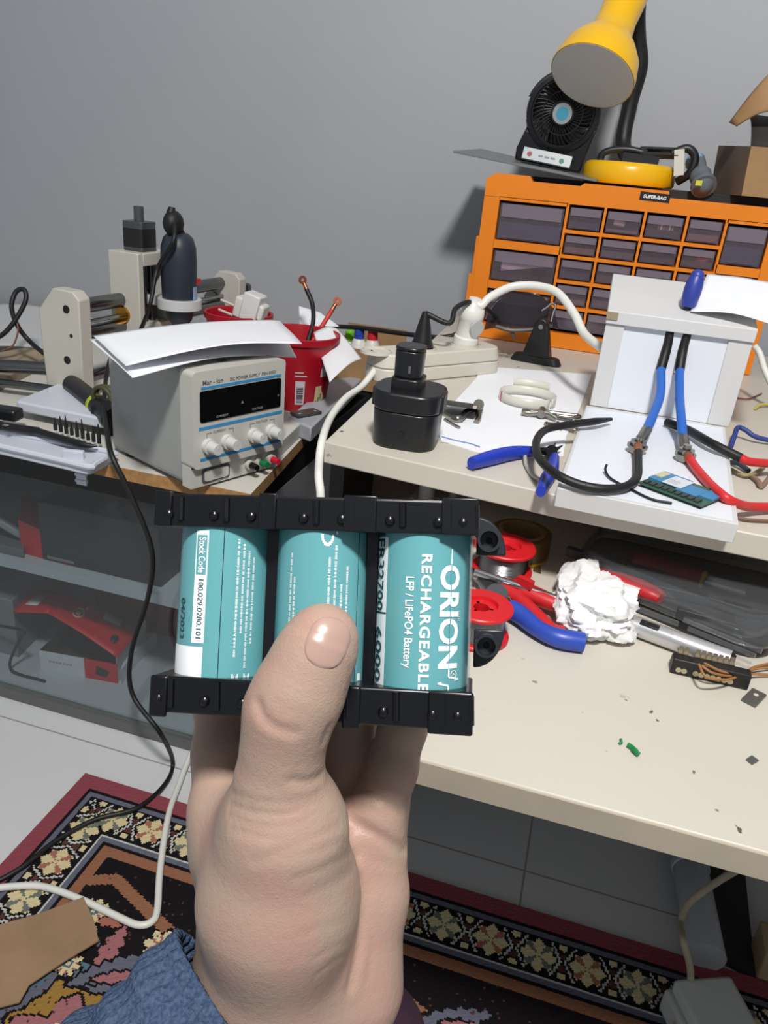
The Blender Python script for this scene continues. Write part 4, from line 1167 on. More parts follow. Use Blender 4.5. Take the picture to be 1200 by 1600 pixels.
# desk fan
YF = 1.52
fcx = atY(880, 176, YF); FRd = .0625
fan = thing('desk_fan', 'small black desk fan with round grille and silver control strip', 'fan', (fcx.x, YF, ZS+.004))
FT = FR(fcx, (1, 0, .0), (0, .16, 1)) @ Matrix.Rotation(radians(8), 4, 'Z')
FT = Matrix.Translation(fcx) @ Matrix.Rotation(radians(-3), 4, 'Y') @ Matrix.Rotation(radians(10), 4, 'X') @ Matrix(((1, 0, 0, 0), (0, 0, -1, 0), (0, 1, 0, 0), (0, 0, 0, 1)))   # z toward viewer
q = M(); q.lathe([(FRd-.008, -.022), (FRd, -.020), (FRd+.001, 0), (FRd-.001, .010), (FRd-.008, .012), (FRd-.010, .009), (FRd-.0095, -.020)], FT, 56, closed=True); q.build('grille_ring', black_pl, fan, smooth=45)
q = M()
for k in range(40):
    a = 2*pi*k/40
    pts = [(r*cos(a+.55*(r-.02)/.05), r*sin(a+.55*(r-.02)/.05), .009-.003*abs(r-.045)/.03) for r in (.019, .032, .045, .058, FRd-.007)]
    q.tube(pts, .0011, n=5, sm=2, T=FT)
for r in (.034, .052): q.lathe([(r-.0009, .0080), (r+.0009, .0080), (r+.0009, .0098), (r-.0009, .0098)], FT, 48, closed=True)
q.build('front_grille', black_pl, fan)
q = M(); q.lathe([(0, .006), (.020, .006), (.020, .0135), (.018, .015), (0, .015)], FT, 32); q.m = 1; q.lathe([(0, .0151), (.0165, .0151), (.0165, .0156), (0, .0156)], FT, 32); q.m = 2; q.lathe([(0, .0157), (.0105, .0157), (.0105, .0160), (0, .0160)], FT, 28)
q.build('hub', [black_pl, mat('hub_silver', (150, 158, 160), .35), mat('hub_blue', (70, 150, 176), .4)], fan)
for k in range(4):
    q = M(); a0 = pi/2*k
    q.grid(lambda a, b: FT @ Vector(((.016+.050*b)*cos(a0+.2+1.0*a*(.6+.4*b)), (.016+.050*b)*sin(a0+.2+1.0*a*(.6+.4*b)), -.012+.012*a)), 6, 5)
    q.build('blade', mat('blade_dark', (44, 45, 48), .35), fan, recalc=False, solid=.0015)
q = M(); q.lathe([(0, -.030), (.030, -.030), (.032, -.014), (0, -.014)], FT, 28)
for k in range(4): 
    a = pi/4+pi/2*k; q.tube([(.03*cos(a), .03*sin(a), -.022), ((FRd-.006)*cos(a), (FRd-.006)*sin(a), -.019)], .003, n=6, sm=0, T=FT)
q.build('rear_motor', black_pl, fan)
FI = FT.inverted()
def fl(u, v): p = FI @ atY(u, v, YF); return (p.x, p.y)
q = M(); poly = [fl(823, 178), fl(820, 200), fl(806, 232), fl(803, 250), fl(905, 272), fl(908, 262), fl(920, 232), fl(935, 195), fl(937, 175)]
q.prism(poly+[(FRd*cos(a)*.98, FRd*sin(a)*.98) for a in np.linspace(.15, pi-.15, 14)], -.030, -.0225, FT)
q.prism([fl(822, 200), fl(806, 232), fl(803, 250), fl(905, 272), fl(908, 262), fl(920, 232), fl(933, 200), fl(905, 228), fl(880, 236), fl(850, 226)], -.0224, .006, FT)
q.build('base', black_pl, fan, bev=.003)
fa, fb_ = atY(817, 238, YF-.022), atY(892, 254, YF-.022)
Tc = FR((fa+fb_)/2, fb_-fa, (0, .25, 1)); L = (fb_-fa).length/2
q = M(Tc); q.box(-L, L, 0, .008, -.009, .010); q.m = 1; q.cyl((-L*.72, -.0006, 0), (-L*.72, 0, 0), .0042, n=16); q.m = 2; q.cyl((L*.62, -.0006, -.001), (L*.62, 0, -.001), .0042, n=16)
q.m = 3
for x in (-.25, .0, .25): q.box(L*x-.004, L*x+.004, -.0005, 0, -.0015, .0015)
q.build('control_strip', [mat('strip_silver', (176, 182, 186), .35), mat('btn_red', (150, 50, 60), .5), mat('btn_green', (40, 130, 100), .5), mat('btn_grey', (130, 136, 140), .5)], fan, bev=.0008)

# yellow lamp
yellow = mat('yellow_paint', (238, 184, 12), .30, coat=.3)
YL = 1.485
lb = atY(980, 284, YL); lrad = (atY(1055, 280, YL).x-atY(905, 268, YL).x)/2
lamp = thing('desk_lamp', 'yellow bell shaded desk lamp with black gooseneck, standing on the drawer cabinet', 'lamp', (lb.x, YL+.045, .9106))
lc = Vector((lb.x, YL+.055, .9110))
LT = Matrix.Translation(lc)
q = M(); q.lathe([(0, 0), (lrad-.003, 0), (lrad, .004), (lrad, .026), (lrad-.004, .033), (lrad-.010, .035), (0, .037)], LT, 64); q.build('base', yellow, lamp, smooth=50)
op = atY(925, 120, 1.44); rd = (op-CO).normalized()
lat = CR*.40+CU*.915; lat = (lat-rd*lat.dot(rd)).normalized()
axl = (lat*.80+rd*.60).normalized()
bx2, by2 = basis(axl)
LS = Matrix(((bx2.x, by2.x, axl.x, op.x), (bx2.y, by2.y, axl.y, op.y), (bx2.z, by2.z, axl.z, op.z), (0, 0, 0, 1)))
Rl = .0690
outer = [(Rl, 0), (Rl-.0005, .010), (Rl-.006, .035), (Rl-.020, .058), (Rl-.034, .075), (.0335, .090), (.0315, .105), (.0330, .150), (.0345, .195), (.030, .203), (0, .205)]
inner = [(0, .088), (.024, .086), (Rl-.032, .070), (Rl-.018, .052), (Rl-.0075, .033), (Rl-.002, .009), (Rl-.0015, -.0005)]
q = M(); q.lathe(outer[::-1], LS, 64)
shd = q.build('lamp_shade', yellow, lamp, smooth=60, recalc=False)
q = M(); q.lathe(inner[::-1]+[(Rl, 0)], LS, 64)
sin_ = q.build('shade_lining', mat('lining_grey', (204, 206, 204), .5), shd, smooth=60, recalc=False)
q = M(); top_ = LS @ Vector((0, 0, .19))
q.tube([lc+Vector((.004, .03, .034)), atY(974, 226, 1.61), atY(984, 165, 1.62), atY(1000, 105, 1.61), atY(997, 62, 1.60), atY(996, 20, 1.585), atY(1000, -30, 1.57), top_.lerp(atY(1000, -30, 1.57), .4), top_], .0135, n=16, sm=8); q.build('gooseneck', mat('neck_black', (20, 20, 22), .5), lamp, smooth=60)
# black plug adapter and its lead lying on the lamp base
q = M()
a0, a1 = atY(1006, 238, 1.50), atY(1056, 240, 1.50)
Tb = FR((a0+a1)/2, a1-a0, (0, -.6, 1)); 
pl_ = rrect(-.034, .034, -.012, .012, .006, 4); pi_ = rrect(-.024, .024, -.005, .005, .003, 4)
n_ = len(pl_)
q.add([(p[0], p[1], -.004) for p in pl_]+[(p[0], p[1], .004) for p in pl_]+[(p[0], p[1], -.004) for p in pi_]+[(p[0], p[1], .004) for p in pi_],
      [f for i in range(n_) for f in ((i, (i+1) % n_, n_+(i+1) % n_, n_+i), (2*n_+i, 3*n_+i, 3*n_+(i+1) % n_, 2*n_+(i+1) % n_), (n_+i, n_+(i+1) % n_, 3*n_+(i+1) % n_, 3*n_+i), (i, 2*n_+i, 2*n_+(i+1) % n_, (i+1) % n_))], Tb)
q.tube([atY(938, 252, 1.50), atY(942, 240, 1.50), atY(960, 234, 1.50), atY(985, 234, 1.50), atY(1010, 240, 1.50)], .006, n=10)
q.box(-.030, .030, -.016, .016, -.010, .010, FR(atY(1000, 252, 1.505), (1, 0, -.05)))
q.tube([atY(1050, 240, 1.50), atY(1074, 232, 1.50), atY(1086, 246, 1.50), atY(1078, 270, 1.50), atY(1058, 284, 1.51)], .007, n=10)
tag(q.build('black_adapter', black_pl, smooth=50), 'black buckle shaped adapter and strap lying on the yellow lamp base', 'adapter')
q = M(); q.box(-.008, .008, -.0015, .0015, -.020, .020, FR(atY(1061, 254, 1.49), (1, 0, .2), (.3, 0, 1)))
tag(q.build('paper_tag', mat('tag_white', (205, 205, 195), .6)), 'small white tag beside the black strap on the lamp base', 'tag')
q = M(); t0_, t1_ = atY(1100, 292, 1.475), atY(1092, 268, 1.51)
q.tube([t0_, t0_.lerp(t1_, .3), t0_.lerp(t1_, .65), t1_, atY(1088, 252, 1.54)], lambda t: .0205-.007*t+.0012*sin(t*14), n=16); q.cyl(t0_+(t0_-t1_)*.22, t0_, .005, .016, 12)
q.m = 1; q.box(-.005, .005, -.001, .001, -.004, .004, FR(atY(1092, 286, 1.455)))
q.m = 2; q.ball(tuple(atY(1086, 254, 1.535)), .016, n=14)
tag(q.build('grey_bundle', [mat('bundle_grey', (96, 104, 112), .55), mat('mark_yellow', (200, 200, 60), .5), mat('wrap_blue', (120, 170, 200), .4)], smooth=60), 'grey wrapped bundle with blue wrap lying beside the lamp base', 'bundle')
# open cardboard box at the right end
cbx = thing('cardboard_carton', 'open brown cardboard carton at the right end of the cabinet top', 'box', (.22, 1.5, .9106))
x0 = atY(1165, 280, 1.44).x; zt = atY(1170, 228, 1.44).z; zb = .9107
xl = atY(1130, 265, 1.50).x
q = M(); q.hexa([(x0, 1.44, zb), (x0+.13, 1.44, zb), (x0+.13, 1.444, zb), (x0, 1.444, zb), (x0-.004, 1.44, zt), (x0+.13, 1.44, zt), (x0+.13, 1.444, zt), (x0-.004, 1.444, zt)]); q.build('front_panel', card, cbx, smooth=0)
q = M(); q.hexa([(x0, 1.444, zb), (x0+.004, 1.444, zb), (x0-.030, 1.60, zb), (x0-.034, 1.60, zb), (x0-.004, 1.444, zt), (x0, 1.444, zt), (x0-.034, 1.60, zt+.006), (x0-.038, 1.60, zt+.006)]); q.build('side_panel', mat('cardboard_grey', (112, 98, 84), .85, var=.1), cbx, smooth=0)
q = M(); q.box(x0-.03, x0+.13, 1.596, 1.60, zb, zt+.004); q.build('back_panel', card, cbx, smooth=0)
fl0, fl1, fl2, fl3 = Vector((x0-.005, 1.445, zt)), Vector((x0-.036, 1.60, zt+.006)), atD(1138, 195, 1.60), atD(1215, 120, 1.50)
q = M(); f0, f1, f2, f3 = atY(1140, 192, 1.50), atY(1225, 95, 1.49), atY(1225, 178, 1.46), atY(1150, 197, 1.47)
q.grid(lambda a, b: f0*(1-a)*(1-b)+f1*a*(1-b)+f2*a*b+f3*(1-a)*b+Vector((0, -.015*sin(pi*a), .010*sin(pi*a))), 12, 6)
q.build('flap', card, cbx, solid=.003, recalc=False)
q = M(); g0, g1, g2, g3 = Vector((x0-.004, 1.445, zt)), Vector((x0+.13, 1.445, zt)), Vector((x0+.13, 1.56, zt+.045)), Vector((x0-.01, 1.54, zt+.052))
q.grid(lambda a, b: g0*(1-a)*(1-b)+g1*a*(1-b)+g2*a*b+g3*(1-a)*b+Vector((0, 0, .012*sin(pi*b))), 8, 8)
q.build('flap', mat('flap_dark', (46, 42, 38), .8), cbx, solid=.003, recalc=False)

# ------------------------------------------------------------------ power strip with plugs
pa, pb = at(590, 600, ZU), at(762, 590, ZU)
p_c = at(690, 585, ZU)
strip = thing('power_strip', 'cream three socket power strip on the raised shelf behind the black tool battery', 'power strip', at(670, 590, ZU))
e0, e1 = at(600, 592, ZU+.0), at(748, 578, ZU+.0)
dS = (e1-e0); dS.z = 0
Tst = FR((e0+e1)/2, dS)
Ls = dS.length/2+.024; Wst = .030
q = M(Tst)
q.prism(rrect(-Ls, Ls, -Wst, Wst, .024, 8), .0006, .020); q.prism(rrect(-Ls, Ls, -Wst, Wst, .024, 8), .0205, .040, scale=.95)
cream = mat('strip_cream', (206, 202, 190), .42)
q.build('body', cream, strip, bev=.002)
sx_ = [-Ls+.034, 0.0, Ls-.034]
sx_[0] = (Tst.inverted() @ at(628, 565, ZU+.04)).x
sx_[1] = (Tst.inverted() @ at(697, 558, ZU+.04)).x; sx_[2] = (Tst.inverted() @ at(742, 545, ZU+.04)).x
for x in sx_:
    q = M(Tst); q.lathe([(.0195, .0385), (.0225, .0385), (.0220, .0425), (.0200, .0425)], Tst @ Matrix.Translation((x, 0, 0)), 32, closed=True); q.m = 1; q.lathe([(0, .0387), (.0195, .0387), (.0195, .0392), (0, .0392)], Tst @ Matrix.Translation((x, 0, 0)), 32)
    q.m = 2
    for s_ in (-.0095, .0095): q.cyl((x, s_, .0392), (x, s_, .0395), .0026, n=12)
    q.build('socket', [cream, mat('socket_inner', (190, 186, 174), .5), black_rub], strip)
# white earthed plug
wpl = thing('white_mains_plug', 'white mains plug standing in the right socket of the power strip', 'plug', Tst @ Vector((sx_[2], 0, .040)))
WT = Tst @ Matrix.Translation((sx_[2], 0, .0396)) @ Matrix.Rotation(radians(8), 4, 'X')
q = M(); q.lathe([(0, 0), (.0185, 0), (.0185, .014), (.0165, .016), (.0165, .040), (.018, .042), (.0185, .050), (.017, .058), (.010, .064), (.0085, .072), (0, .073)], WT, 32)
pb_ = q.build('body', white_pl, wpl, smooth=40)
q = M(WT); q.cyl((0, -.0188, .032), (0, -.0150, .032), .012, .012, 20); q.build('grip_recess', mat('grip_grey', (180, 184, 184), .4), pb_)
pt = WT @ Vector((0, 0, .072))
q = M(); dpt = dep(pt)
q.tube([pt-Vector((0, 0, .004)), atD(751, 478, dpt), atD(766, 464, dpt), atD(800, 448, dpt+.01), atD(840, 447, dpt+.0), atD(872, 458, dpt-.02), atD(897, 490, dpt-.05), atD(912, 520, dpt-.08), atD(935, 540, dpt-.12), at(960, 560, ZU+.20)*0+atD(955, 553, dpt-.13)], .0058, n=12, sm=8)
tag(q.build('white_cable', white_pl, smooth=60), 'thick white cable arching from the white mains plug toward the white jig', 'cable')
# black plug
bpl = thing('black_mains_plug', 'black mains plug standing in the middle socket of the power strip', 'plug', Tst @ Vector((sx_[1], 0, .040)))
BT = Tst @ Matrix.Translation((sx_[1], .0, .0396))
q = M(); q.lathe([(0, 0), (.0165, 0), (.0170, .003), (.0130, .014), (.0100, .030), (.0065, .044), (.0045, .052), (0, .053)], BT, 28); q.build('body', black_pl, bpl, smooth=40)
q = M(); bt = BT @ Vector((0, 0, .050)); db = dep(bt)
q.tube([bt, atD(702, 505, db), atD(712, 482, db+.01), atD(735, 472, db+.03), atD(755, 480, db+.10), atD(775, 495, db+.2)], .0038, n=10)
tag(q.build('plug_lead', cordm, smooth=60), 'thin black lead curving up from the black mains plug', 'cable')
q = M(); q.tube([atD(465, 513, 1.55), atD(510, 510, 1.53), atD(560, 512, 1.50), atD(620, 520, 1.46), atD(680, 527, 1.42), atD(705, 525, 1.41), atD(722, 520, 1.43), at(765, 522, ZU+.004)], .0045, n=10)
tag(q.build('black_cable', cordm, smooth=60), 'black cable running across from the red pots to behind the power strip', 'cable')
# white lead of the strip going down to the floor
q = M(); ea = Tst @ Vector((-Ls, 0, .016))
Pw = [ea, at(556, 600, ZU+.016)]
lx = at(507, 690, ZU)
Pw = [ea+Vector((.006, 0, 0)), atD(566, 603, dep(ea)-.02), atD(540, 622, dep(ea)-.07), atD(517, 652, dep(ea)-.14), atD(503, 690, .840), atD(498, 740, .83), atD(500, 800, .83), atD(480, 950, .90), atD(430, 1060, 1.02), at(345, 1140, .012), at(305, 1168, .008), at(278, 1230, .008), at(262, 1280, .0135), at(250, 1360, .0135), at(246, 1420, .0135), at(237, 1440, .0135), at(214, 1445, .0135), at(175, 1428, .0135), at(125, 1405, .0135), at(70, 1386, .0135), at(20, 1385, .0135), at(-60, 1395, .0135)]
q.tube(Pw, .0046, n=10, sm=8)
tag(q.build('white_lead', white_pl, smooth=60), 'white power strip lead falling to the floor and looping across the rug', 'cable')

# ------------------------------------------------------------------ black cordless-tool battery
bc = at(640, 690, ZU); 
b0_, b1_ = at(597, 690, ZU), at(688, 700, ZU)
bat = thing('tool_battery', 'black cordless tool battery with upright stem, front left of the raised shelf', 'battery', at(640, 680, ZU), 0)
BTt = FR(at(634, 689, ZU), (1, .06, 0))
sb = (b1_-b0_).length/91*.5*97
q = M(BTt)
H1 = .061
q.prism(rrect(-sb, sb, -.034, .034, .022, 8), .0006, .040, BTt, scale=1.05)
lower = q.build('case', mat('battery_black', (24, 25, 28), .32), bat, bev=.0015, smooth=45)
q = M(BTt); q.prism(rrect(-sb*1.06, sb*1.06, -.0365, .0365, .023, 8), .0402, H1, BTt, scale=1.03); q.build('top_collar', mat('battery_black', (24, 25, 28)), bat, bev=.0025, smooth=45)
q = M(BTt); q.prism(rrect(-.0195, .0135, -.022, .018, .008, 6), H1-.002, H1+.012); q.prism(rrect(-.0185, .0105, -.017, .016, .011, 6), H1+.012, H1+.040, BTt, scale=1.04); q.prism(rrect(-.0195, .0115, -.0175, .0165, .012, 6), H1+.040, H1+.044)
stm = q.build('stem', mat('battery_black', (24, 25, 28)), bat, bev=.0012, smooth=45)
q = M(BTt); q.box(-.002, .0005, -.0182, -.0165, H1+.018, H1+.026); q.build('contact', steel, stm)
for s_ in (-1, 1):
    q = M(BTt); q.box(s_*sb*1.02-.004, s_*sb*1.02+.004, -.016, .012, .040, .060); q.build('release_button', mat('button_black', (32, 33, 37), .4), bat, bev=.0015)
q = M(BTt); q.cyl((0, -.0360, .018), (0, -.0345, .018), .0035, n=12); q.build('screw_recess', black_rub, bat)

# ------------------------------------------------------------------ papers, clamps, tie loop, magnifier stand
def flat_sheet(name, label, px, z, th=.0006, m=None, cat='paper'):
    q = M(); P = [at(u, v, z) for u, v in px]; q.prism([(p.x, p.y) for p in P], z-th, z)
    return tag(q.build(name, m or paper, smooth=0), label, cat)
flat_sheet('paper_sheet', 'large white paper sheet on the raised shelf under the clamps', [(745, 590), (752, 572), (925, 585), (905, 640), (872, 708), (780, 700), (690, 690), (680, 660)], ZU+.0014)
flat_sheet('paper_sheet', 'lower white paper sheet with a blue pen line, peeping out by the tool battery', [(690, 640), (800, 640), (890, 650), (880, 712), (745, 706), (688, 688)], ZU+.0006)
q = M(); q.tube([at(690, 682, ZU+.0022), at(712, 688, ZU+.0022), at(735, 693, ZU+.0022), at(750, 698, ZU+.0018)], .0006, n=6)
tag(q.build('ink_line', mat('ink_blue', (120, 140, 200), .6)), 'blue pen stroke on the paper beside the tool battery', 'pen mark')
q = M()
cc = at(823, 628, ZU+.002); rx = (at(868, 632, ZU)-at(783, 626, ZU)).length/2
nlp = 48
tie = thing('cable_tie_coil', 'coiled white plastic strap with red marks lying on the paper', 'strap', cc)
def band(q, a0, a1, r, h0, h1, n=40, c=cc, drift=0):
    q.grid(lambda a, b: c+Vector((r*cos(a0+(a1-a0)*a)*(1+drift*a), r*.93*sin(a0+(a1-a0)*a)*(1+drift*a), h0+(h1-h0)*b)), n, 2)
band(q, -.5, 2*pi-.6, rx, .001, .013); band(q, .9, 2.2, rx*1.08, .006, .022)
q.build('strap', mat('strap_white', (208, 206, 196), .4), tie, solid=.0010, recalc=False)
q = M(); band(q, pi*.93, pi*1.03, rx*1.012, .004, .0125, 6); band(q, pi*1.14, pi*1.17, rx*1.012, .001, .0135, 3); band(q, pi*.86, pi*.875, rx*1.012, .001, .0135, 3)
q.build('red_mark', mat('mark_red', (190, 50, 60), .5), tie, recalc=False, solid=.0002)
def clamp_tool(name, label, c, ang, s=1.0):
    t = thing(name, label, 'clamp', c, ang, 'steel toggle clamps on the paper')
    T = WM(t)
    for i, (pts, r) in enumerate((([(-.022, 0, .003), (0, .002, .006), (.02, .004, .006), (.042, .006, .006)], .0032), ([(-.020, -.006, .003), (.004, -.006, .008), (.020, -.012, .004)], .0028))):
        q = M(T); q.tube([Vector(p)*s for p in pts], r*s, n=8, flat=1.4); q.build('arm', mat('nickel', (150, 146, 138), .32, 1), t, smooth=50)
    q = M(T); q.cyl((0, -.010*s, .007*s), (0, .010*s, .007*s), .0055*s, n=16); q.build('pivot', mat('nickel', (150, 146, 138)), t)
    q = M(T); q.box(-.026*s, -.012*s, -.008*s, .004*s, .0005, .0075*s); q.build('jaw', mat('nickel', (150, 146, 138)), t, bev=.001)
    q = M(T); q.tube([Vector(p)*s for p in ((.02, .004, .007), (.044, .012, .007), (.050, .006, .007), (.044, -.002, .007), (.02, -.004, .007))], .0022*s, n=8); q.build('loop_handle', mat('nickel', (150, 146, 138)), t, smooth=50)
    return t
cm = clamp_tool('toggle_clamp', 'shiny steel toggle clamp beside the coiled strap, right on the paper', at(845, 652, ZU+.0016), .05, .95)
clamp_tool('toggle_clamp', 'second steel clamp piece just below, half under the black cable', at(868, 668, ZU+.0016), -.35, .55)
ct = thing('black_handled_clamp', 'small clamp with black bar handle lying behind the tool battery', 'clamp', at(720, 640, ZU))
q = M(); q.hexa([at(u, v, ZU+h) for h in (.010, .018) for u, v in ((690, 632), (745, 640), (748, 632), (692, 624))]); q.build('handle', black_pl, ct, bev=.001)
q = M(); q.cyl(at(748, 634, ZU+.004), at(748, 632, ZU+.020), .0065, n=14); q.build('pivot', mat('nickel', (150, 146, 138)), ct)
q = M(); q.tube([at(692, 645, ZU+.004), at(715, 655, ZU+.006), at(728, 645, ZU+.008), at(745, 640, ZU+.008)], .003, n=8, flat=1.5); q.build('arm', mat('nickel', (150, 146, 138)), ct, smooth=50)
q = M(); q.tube([at(745, 640, ZU+.010), at(748, 652, ZU+.004), at(744, 660, ZU+.003)], .0035, n=8); q.build('jaw', mat('nickel', (150, 146, 138)), ct, smooth=50)
q = M(); q.tube([at(695, 655, ZU+.003), at(710, 664, ZU+.003), at(718, 668, ZU+.003)], .0018, n=7); q.build('spring_wire', mat('nickel', (150, 146, 138)), ct, smooth=50)
# magnifier stand: black foot with a post and a clear lens visor above
mg = thing('lens_stand', 'black footed stand holding a dark clear lens, before the drawer cabinet', 'stand', at(835, 570, ZU))
mc = at(834, 566, ZU); 
q = M(); MT = FR(mc, (1, -.15, 0))
q.prism(rrect(-.040, .046, -.014, .014, .012, 6), .0006, .012, MT, scale=.85); q.hexa([(-.020, -.012, .011), (.026, -.012, .011), (.026, .012, .011), (-.020, .012, .011), (-.006, -.009, .066), (.014, -.009, .066), (.014, .006, .066), (-.006, .006, .066)], MT)
q.cyl((.004, -.0095, .062), (.004, .007, .062), .0105, n=20, T=MT)
q.build('foot', black_pl, mg, bev=.002)
q = M(MT); q.cyl((.004, -.0105, .060), (.004, -.0095, .060), .004, n=12); q.build('screw', steel, mg)
dm = dep(mc)
def lens(a, b):
    u = 757+(872-757)*a; v = 516+(b)*(455-516)
    wv = sin(pi*min(1, max(0, a)))**.5
    v = 515-(62*wv*b)-3*sin(a*9)
    return atD(u, v, dm+.02-.03*sin(pi*a)*(1-b))
q = M(); q.grid(lens, 20, 10)
q.build('lens', clear('smoke_lens', (170, 166, 172), .30, .06, (62, 58, 64)), mg, solid=.002, recalc=False)
q = M(); q.tube([atD(775, 510, dm-.01), atD(800, 516, dm-.015), atD(840, 514, dm-.015), atD(862, 508, dm-.01)], .0035, n=8); q.build('lens_bar', mat('bar_grey', (84, 78, 74), .4), mg)
q = M(); q.tube([atD(792, 512, dm-.01), atD(800, 520, dm-.01), atD(803, 530, dm-.005)], .003, n=8); q.build('hook', mat('bar_grey', (84, 78, 74)), mg)
q = M(); q.tube([atD(846, 486, dm-.02), atD(855, 480, dm-.02), atD(862, 474, dm-.02), atD(868, 478, dm-.02), atD(864, 490, dm-.02), atD(861, 503, dm-.02)], .0020, n=8)
q.build('chrome_clip', mat('chrome_dull', (120, 118, 116), .5, .8), mg, smooth=60)

# ------------------------------------------------------------------ white jig: base board, upright frame, blue leads
jig = thing('white_test_jig', 'white L shaped wooden jig holding two blue leads, right on the raised shelf', 'jig', (.07, .83, ZU))
jw = mat('jig_white', (205, 205, 205), .55, var=.03)
ji = mat('jig_inner_white', (222, 226, 234), .45)
bx0, bx1, by0, by1 = -.008, .150, .664, .985
q = M(); q.prism([(-.008, .672), (.1475, .664), (.172, .99), (.004, .985)], ZU+.0006, ZU+.0195); q.build('base_board', jw, jig, bev=.001)
q = M(); q.prism([(-.004, .677), (.143, .670), (.167, .975), (.006, .972)], ZU+.0195, ZU+.0200); q.build('top_sheet', ji, jig, smooth=0)
YJ = .985
def jz(u, v): return atY(u, v, YJ)
tl, tr, brx, blx = jz(950, 500), jz(1176, 556), jz(1134, 668), jz(918, 640)
zt_j = jz(948, 505).z
xa, xb = (tl.x+blx.x)/2, (tr.x+brx.x)/2
zb_j = ZU+.0201
q = M(); fwL, fwR = .022, .026
q.box(xa, xa+fwL, YJ, YJ+.018, zb_j, zt_j); q.build('stile', jw, jig, bev=.0008)
q = M(); q.box(xb-fwR, xb, YJ, YJ+.018, zb_j, zt_j); q.build('stile', jw, jig, bev=.0008)
sa, sb2 = jz(1043, 540).x, jz(1068, 545).x
q = M(); sl = .0085
yi = YJ+.003
q.box(xa+fwL, sa-sl/2-.001, yi, yi+.010, zb_j, zt_j); q.box(sa+sl/2, sb2-sl/2, yi, yi+.010, zb_j, zt_j); q.box(sb2+sl/2+.001, xb-fwR, yi, yi+.010, zb_j, zt_j)
q.build('inner_panel', ji, jig, smooth=0)
zslot = jz(1034, 575).z
q = M(); q.box(sa-sl/2-.001, sa+sl/2, yi+.001, yi+.010, zb_j, zslot-.006); q.box(sb2-sl/2, sb2+sl/2+.001, yi+.001, yi+.010, zb_j, zslot-.006); q.build('slot_filler', ji, jig, smooth=0)
# cap board
ztc = atY(958, 486, YJ-.003).z
q = M(); cy1 = YJ+.135; ctk = ztc-zt_j
zbk = atY(982, 430, cy1).z
q.hexa([(xa-.001, YJ-.003, zt_j), (xb+.001, YJ-.003, zt_j), (xb+.004, cy1, zbk-ctk), (xa-.003, cy1, zbk-ctk), (xa-.001, YJ-.003, ztc), (xb+.001, YJ-.003, ztc), (xb+.004, cy1, zbk), (xa-.003, cy1, zbk)]); q.build('cap_board', jw, jig, bev=.001)
capn = Vector((0, -(zbk-ztc), cy1-YJ+.003)).normalized()
def oncap(u, v, h=0):
    d = ray(u, v); p0 = Vector((xa, YJ-.003, ztc)); t = (p0-CO).dot(capn)/d.dot(capn); return CO+d*t+capn*h
q = M(); q.box(xa-.001, xa+.012, YJ-.0045, YJ-.0031, ztc-.010, ztc-.001); q.build('chipped_corner', mat('raw_wood', (150, 138, 110), .8), jig)
# black sheathed and blue leads with lugs and bolts
blue_l = mat('lead_blue', (40, 100, 190), .45); heat = mat('heatshrink_black', (14, 14, 15), .5)
zbase = ZU+.020
def jig_lead(x, side, uv, lug_uv, bolt_uv):
    yq = yi-.004
    top_ = Vector((x, yq, zt_j-.001)); bot = Vector((jz(*uv[0]).x, yq-.006, jz(*uv[0]).z))
    t = thing('blue_lead', 'blue lead with bolted ring lug, %s one on the white jig' % side, 'lead', bot, 0, 'blue leads on the jig')
    q = M(); q.tube([Vector((x, yq+.008, zt_j-.001)), Vector((x, yq+.004, (zt_j+bot.z)/2)), bot], .0058, n=12); q.build('black_sheath', heat, t, smooth=60)
    lug = at(*lug_uv, zbase+.011); bl = at(*bolt_uv, zbase+.0075)
    mids = [bot+Vector((0, .001, .002))]+[bot.lerp(lug, f)+Vector((0, 0, .0)) for f in ()]
    for (u, v, f) in uv[1:]: mids.append(atD(u, v, dep(bot)*(1-f)+dep(lug)*f))
    mids.append(lug)
    q = M(); q.tube(mids, .0052, n=12, sm=8); q.build('insulation', blue_l, t, smooth=60)
    d = (lug-mids[-2]).normalized(); d = (bl-lug); d.z *= .3; L = d.length; d.normalize()
    q = M(); q.tube([lug-d*.002, lug.lerp(bl, .45), bl-d*.004], lambda t_: .0060 if t_ < .5 else .0060-.004*(t_-.5), n=14, sm=3, flat=.85); q.build('lug_barrel', mat('lug_tin', (128, 120, 108), .35, 1), t)
    q = M(); TT = FR(bl, d, (0, -.35, 1)); q.lathe([(.003, -.0012), (.0108, -.0012), (.0108, .0012), (.003, .0012)], TT, 24, closed=True); q.cyl((0, 0, .0012), (0, 0, .0062), .0082, n=6, T=TT); q.cyl((0, 0, .0062), (0, 0, .0105), .0042, n=14, T=TT); q.cyl((0, 0, -.0062), (0, 0, -.0012), .0090, n=20, T=TT)
    q.build('bolt', mat('bolt_steel', (150, 148, 142), .25, 1), t)
    return bl
bl1 = jig_lead(sa, 'left', [(1032, 576), (1032, 615, .3), (1022, 645, .65)], (1010, 672), (996, 697))
bl2 = jig_lead(sb2, 'right', [(1061, 578), (1062, 620, .35), (1064, 650, .7)], (1067, 683), (1071, 710))
q = M(); q.tube([bl1+Vector((-.000, -.004, .002)), at(997, 722, zbase+.007), at(995, 745, zbase+.006), at(978, 760, zbase+.006), at(945, 764, zbase+.006), at(905, 757, zbase+.007), at(868, 740, ZU+.030), at(842, 715, ZU+.028), at(838, 690, ZU+.026), at(852, 672, ZU+.026), at(885, 664, ZU+.028), at(925, 659, zbase+.010), at(955, 655, zbase+.008)], lambda t: .0042 if t < .93 else .0042-.03*(t-.93), n=12, sm=8)
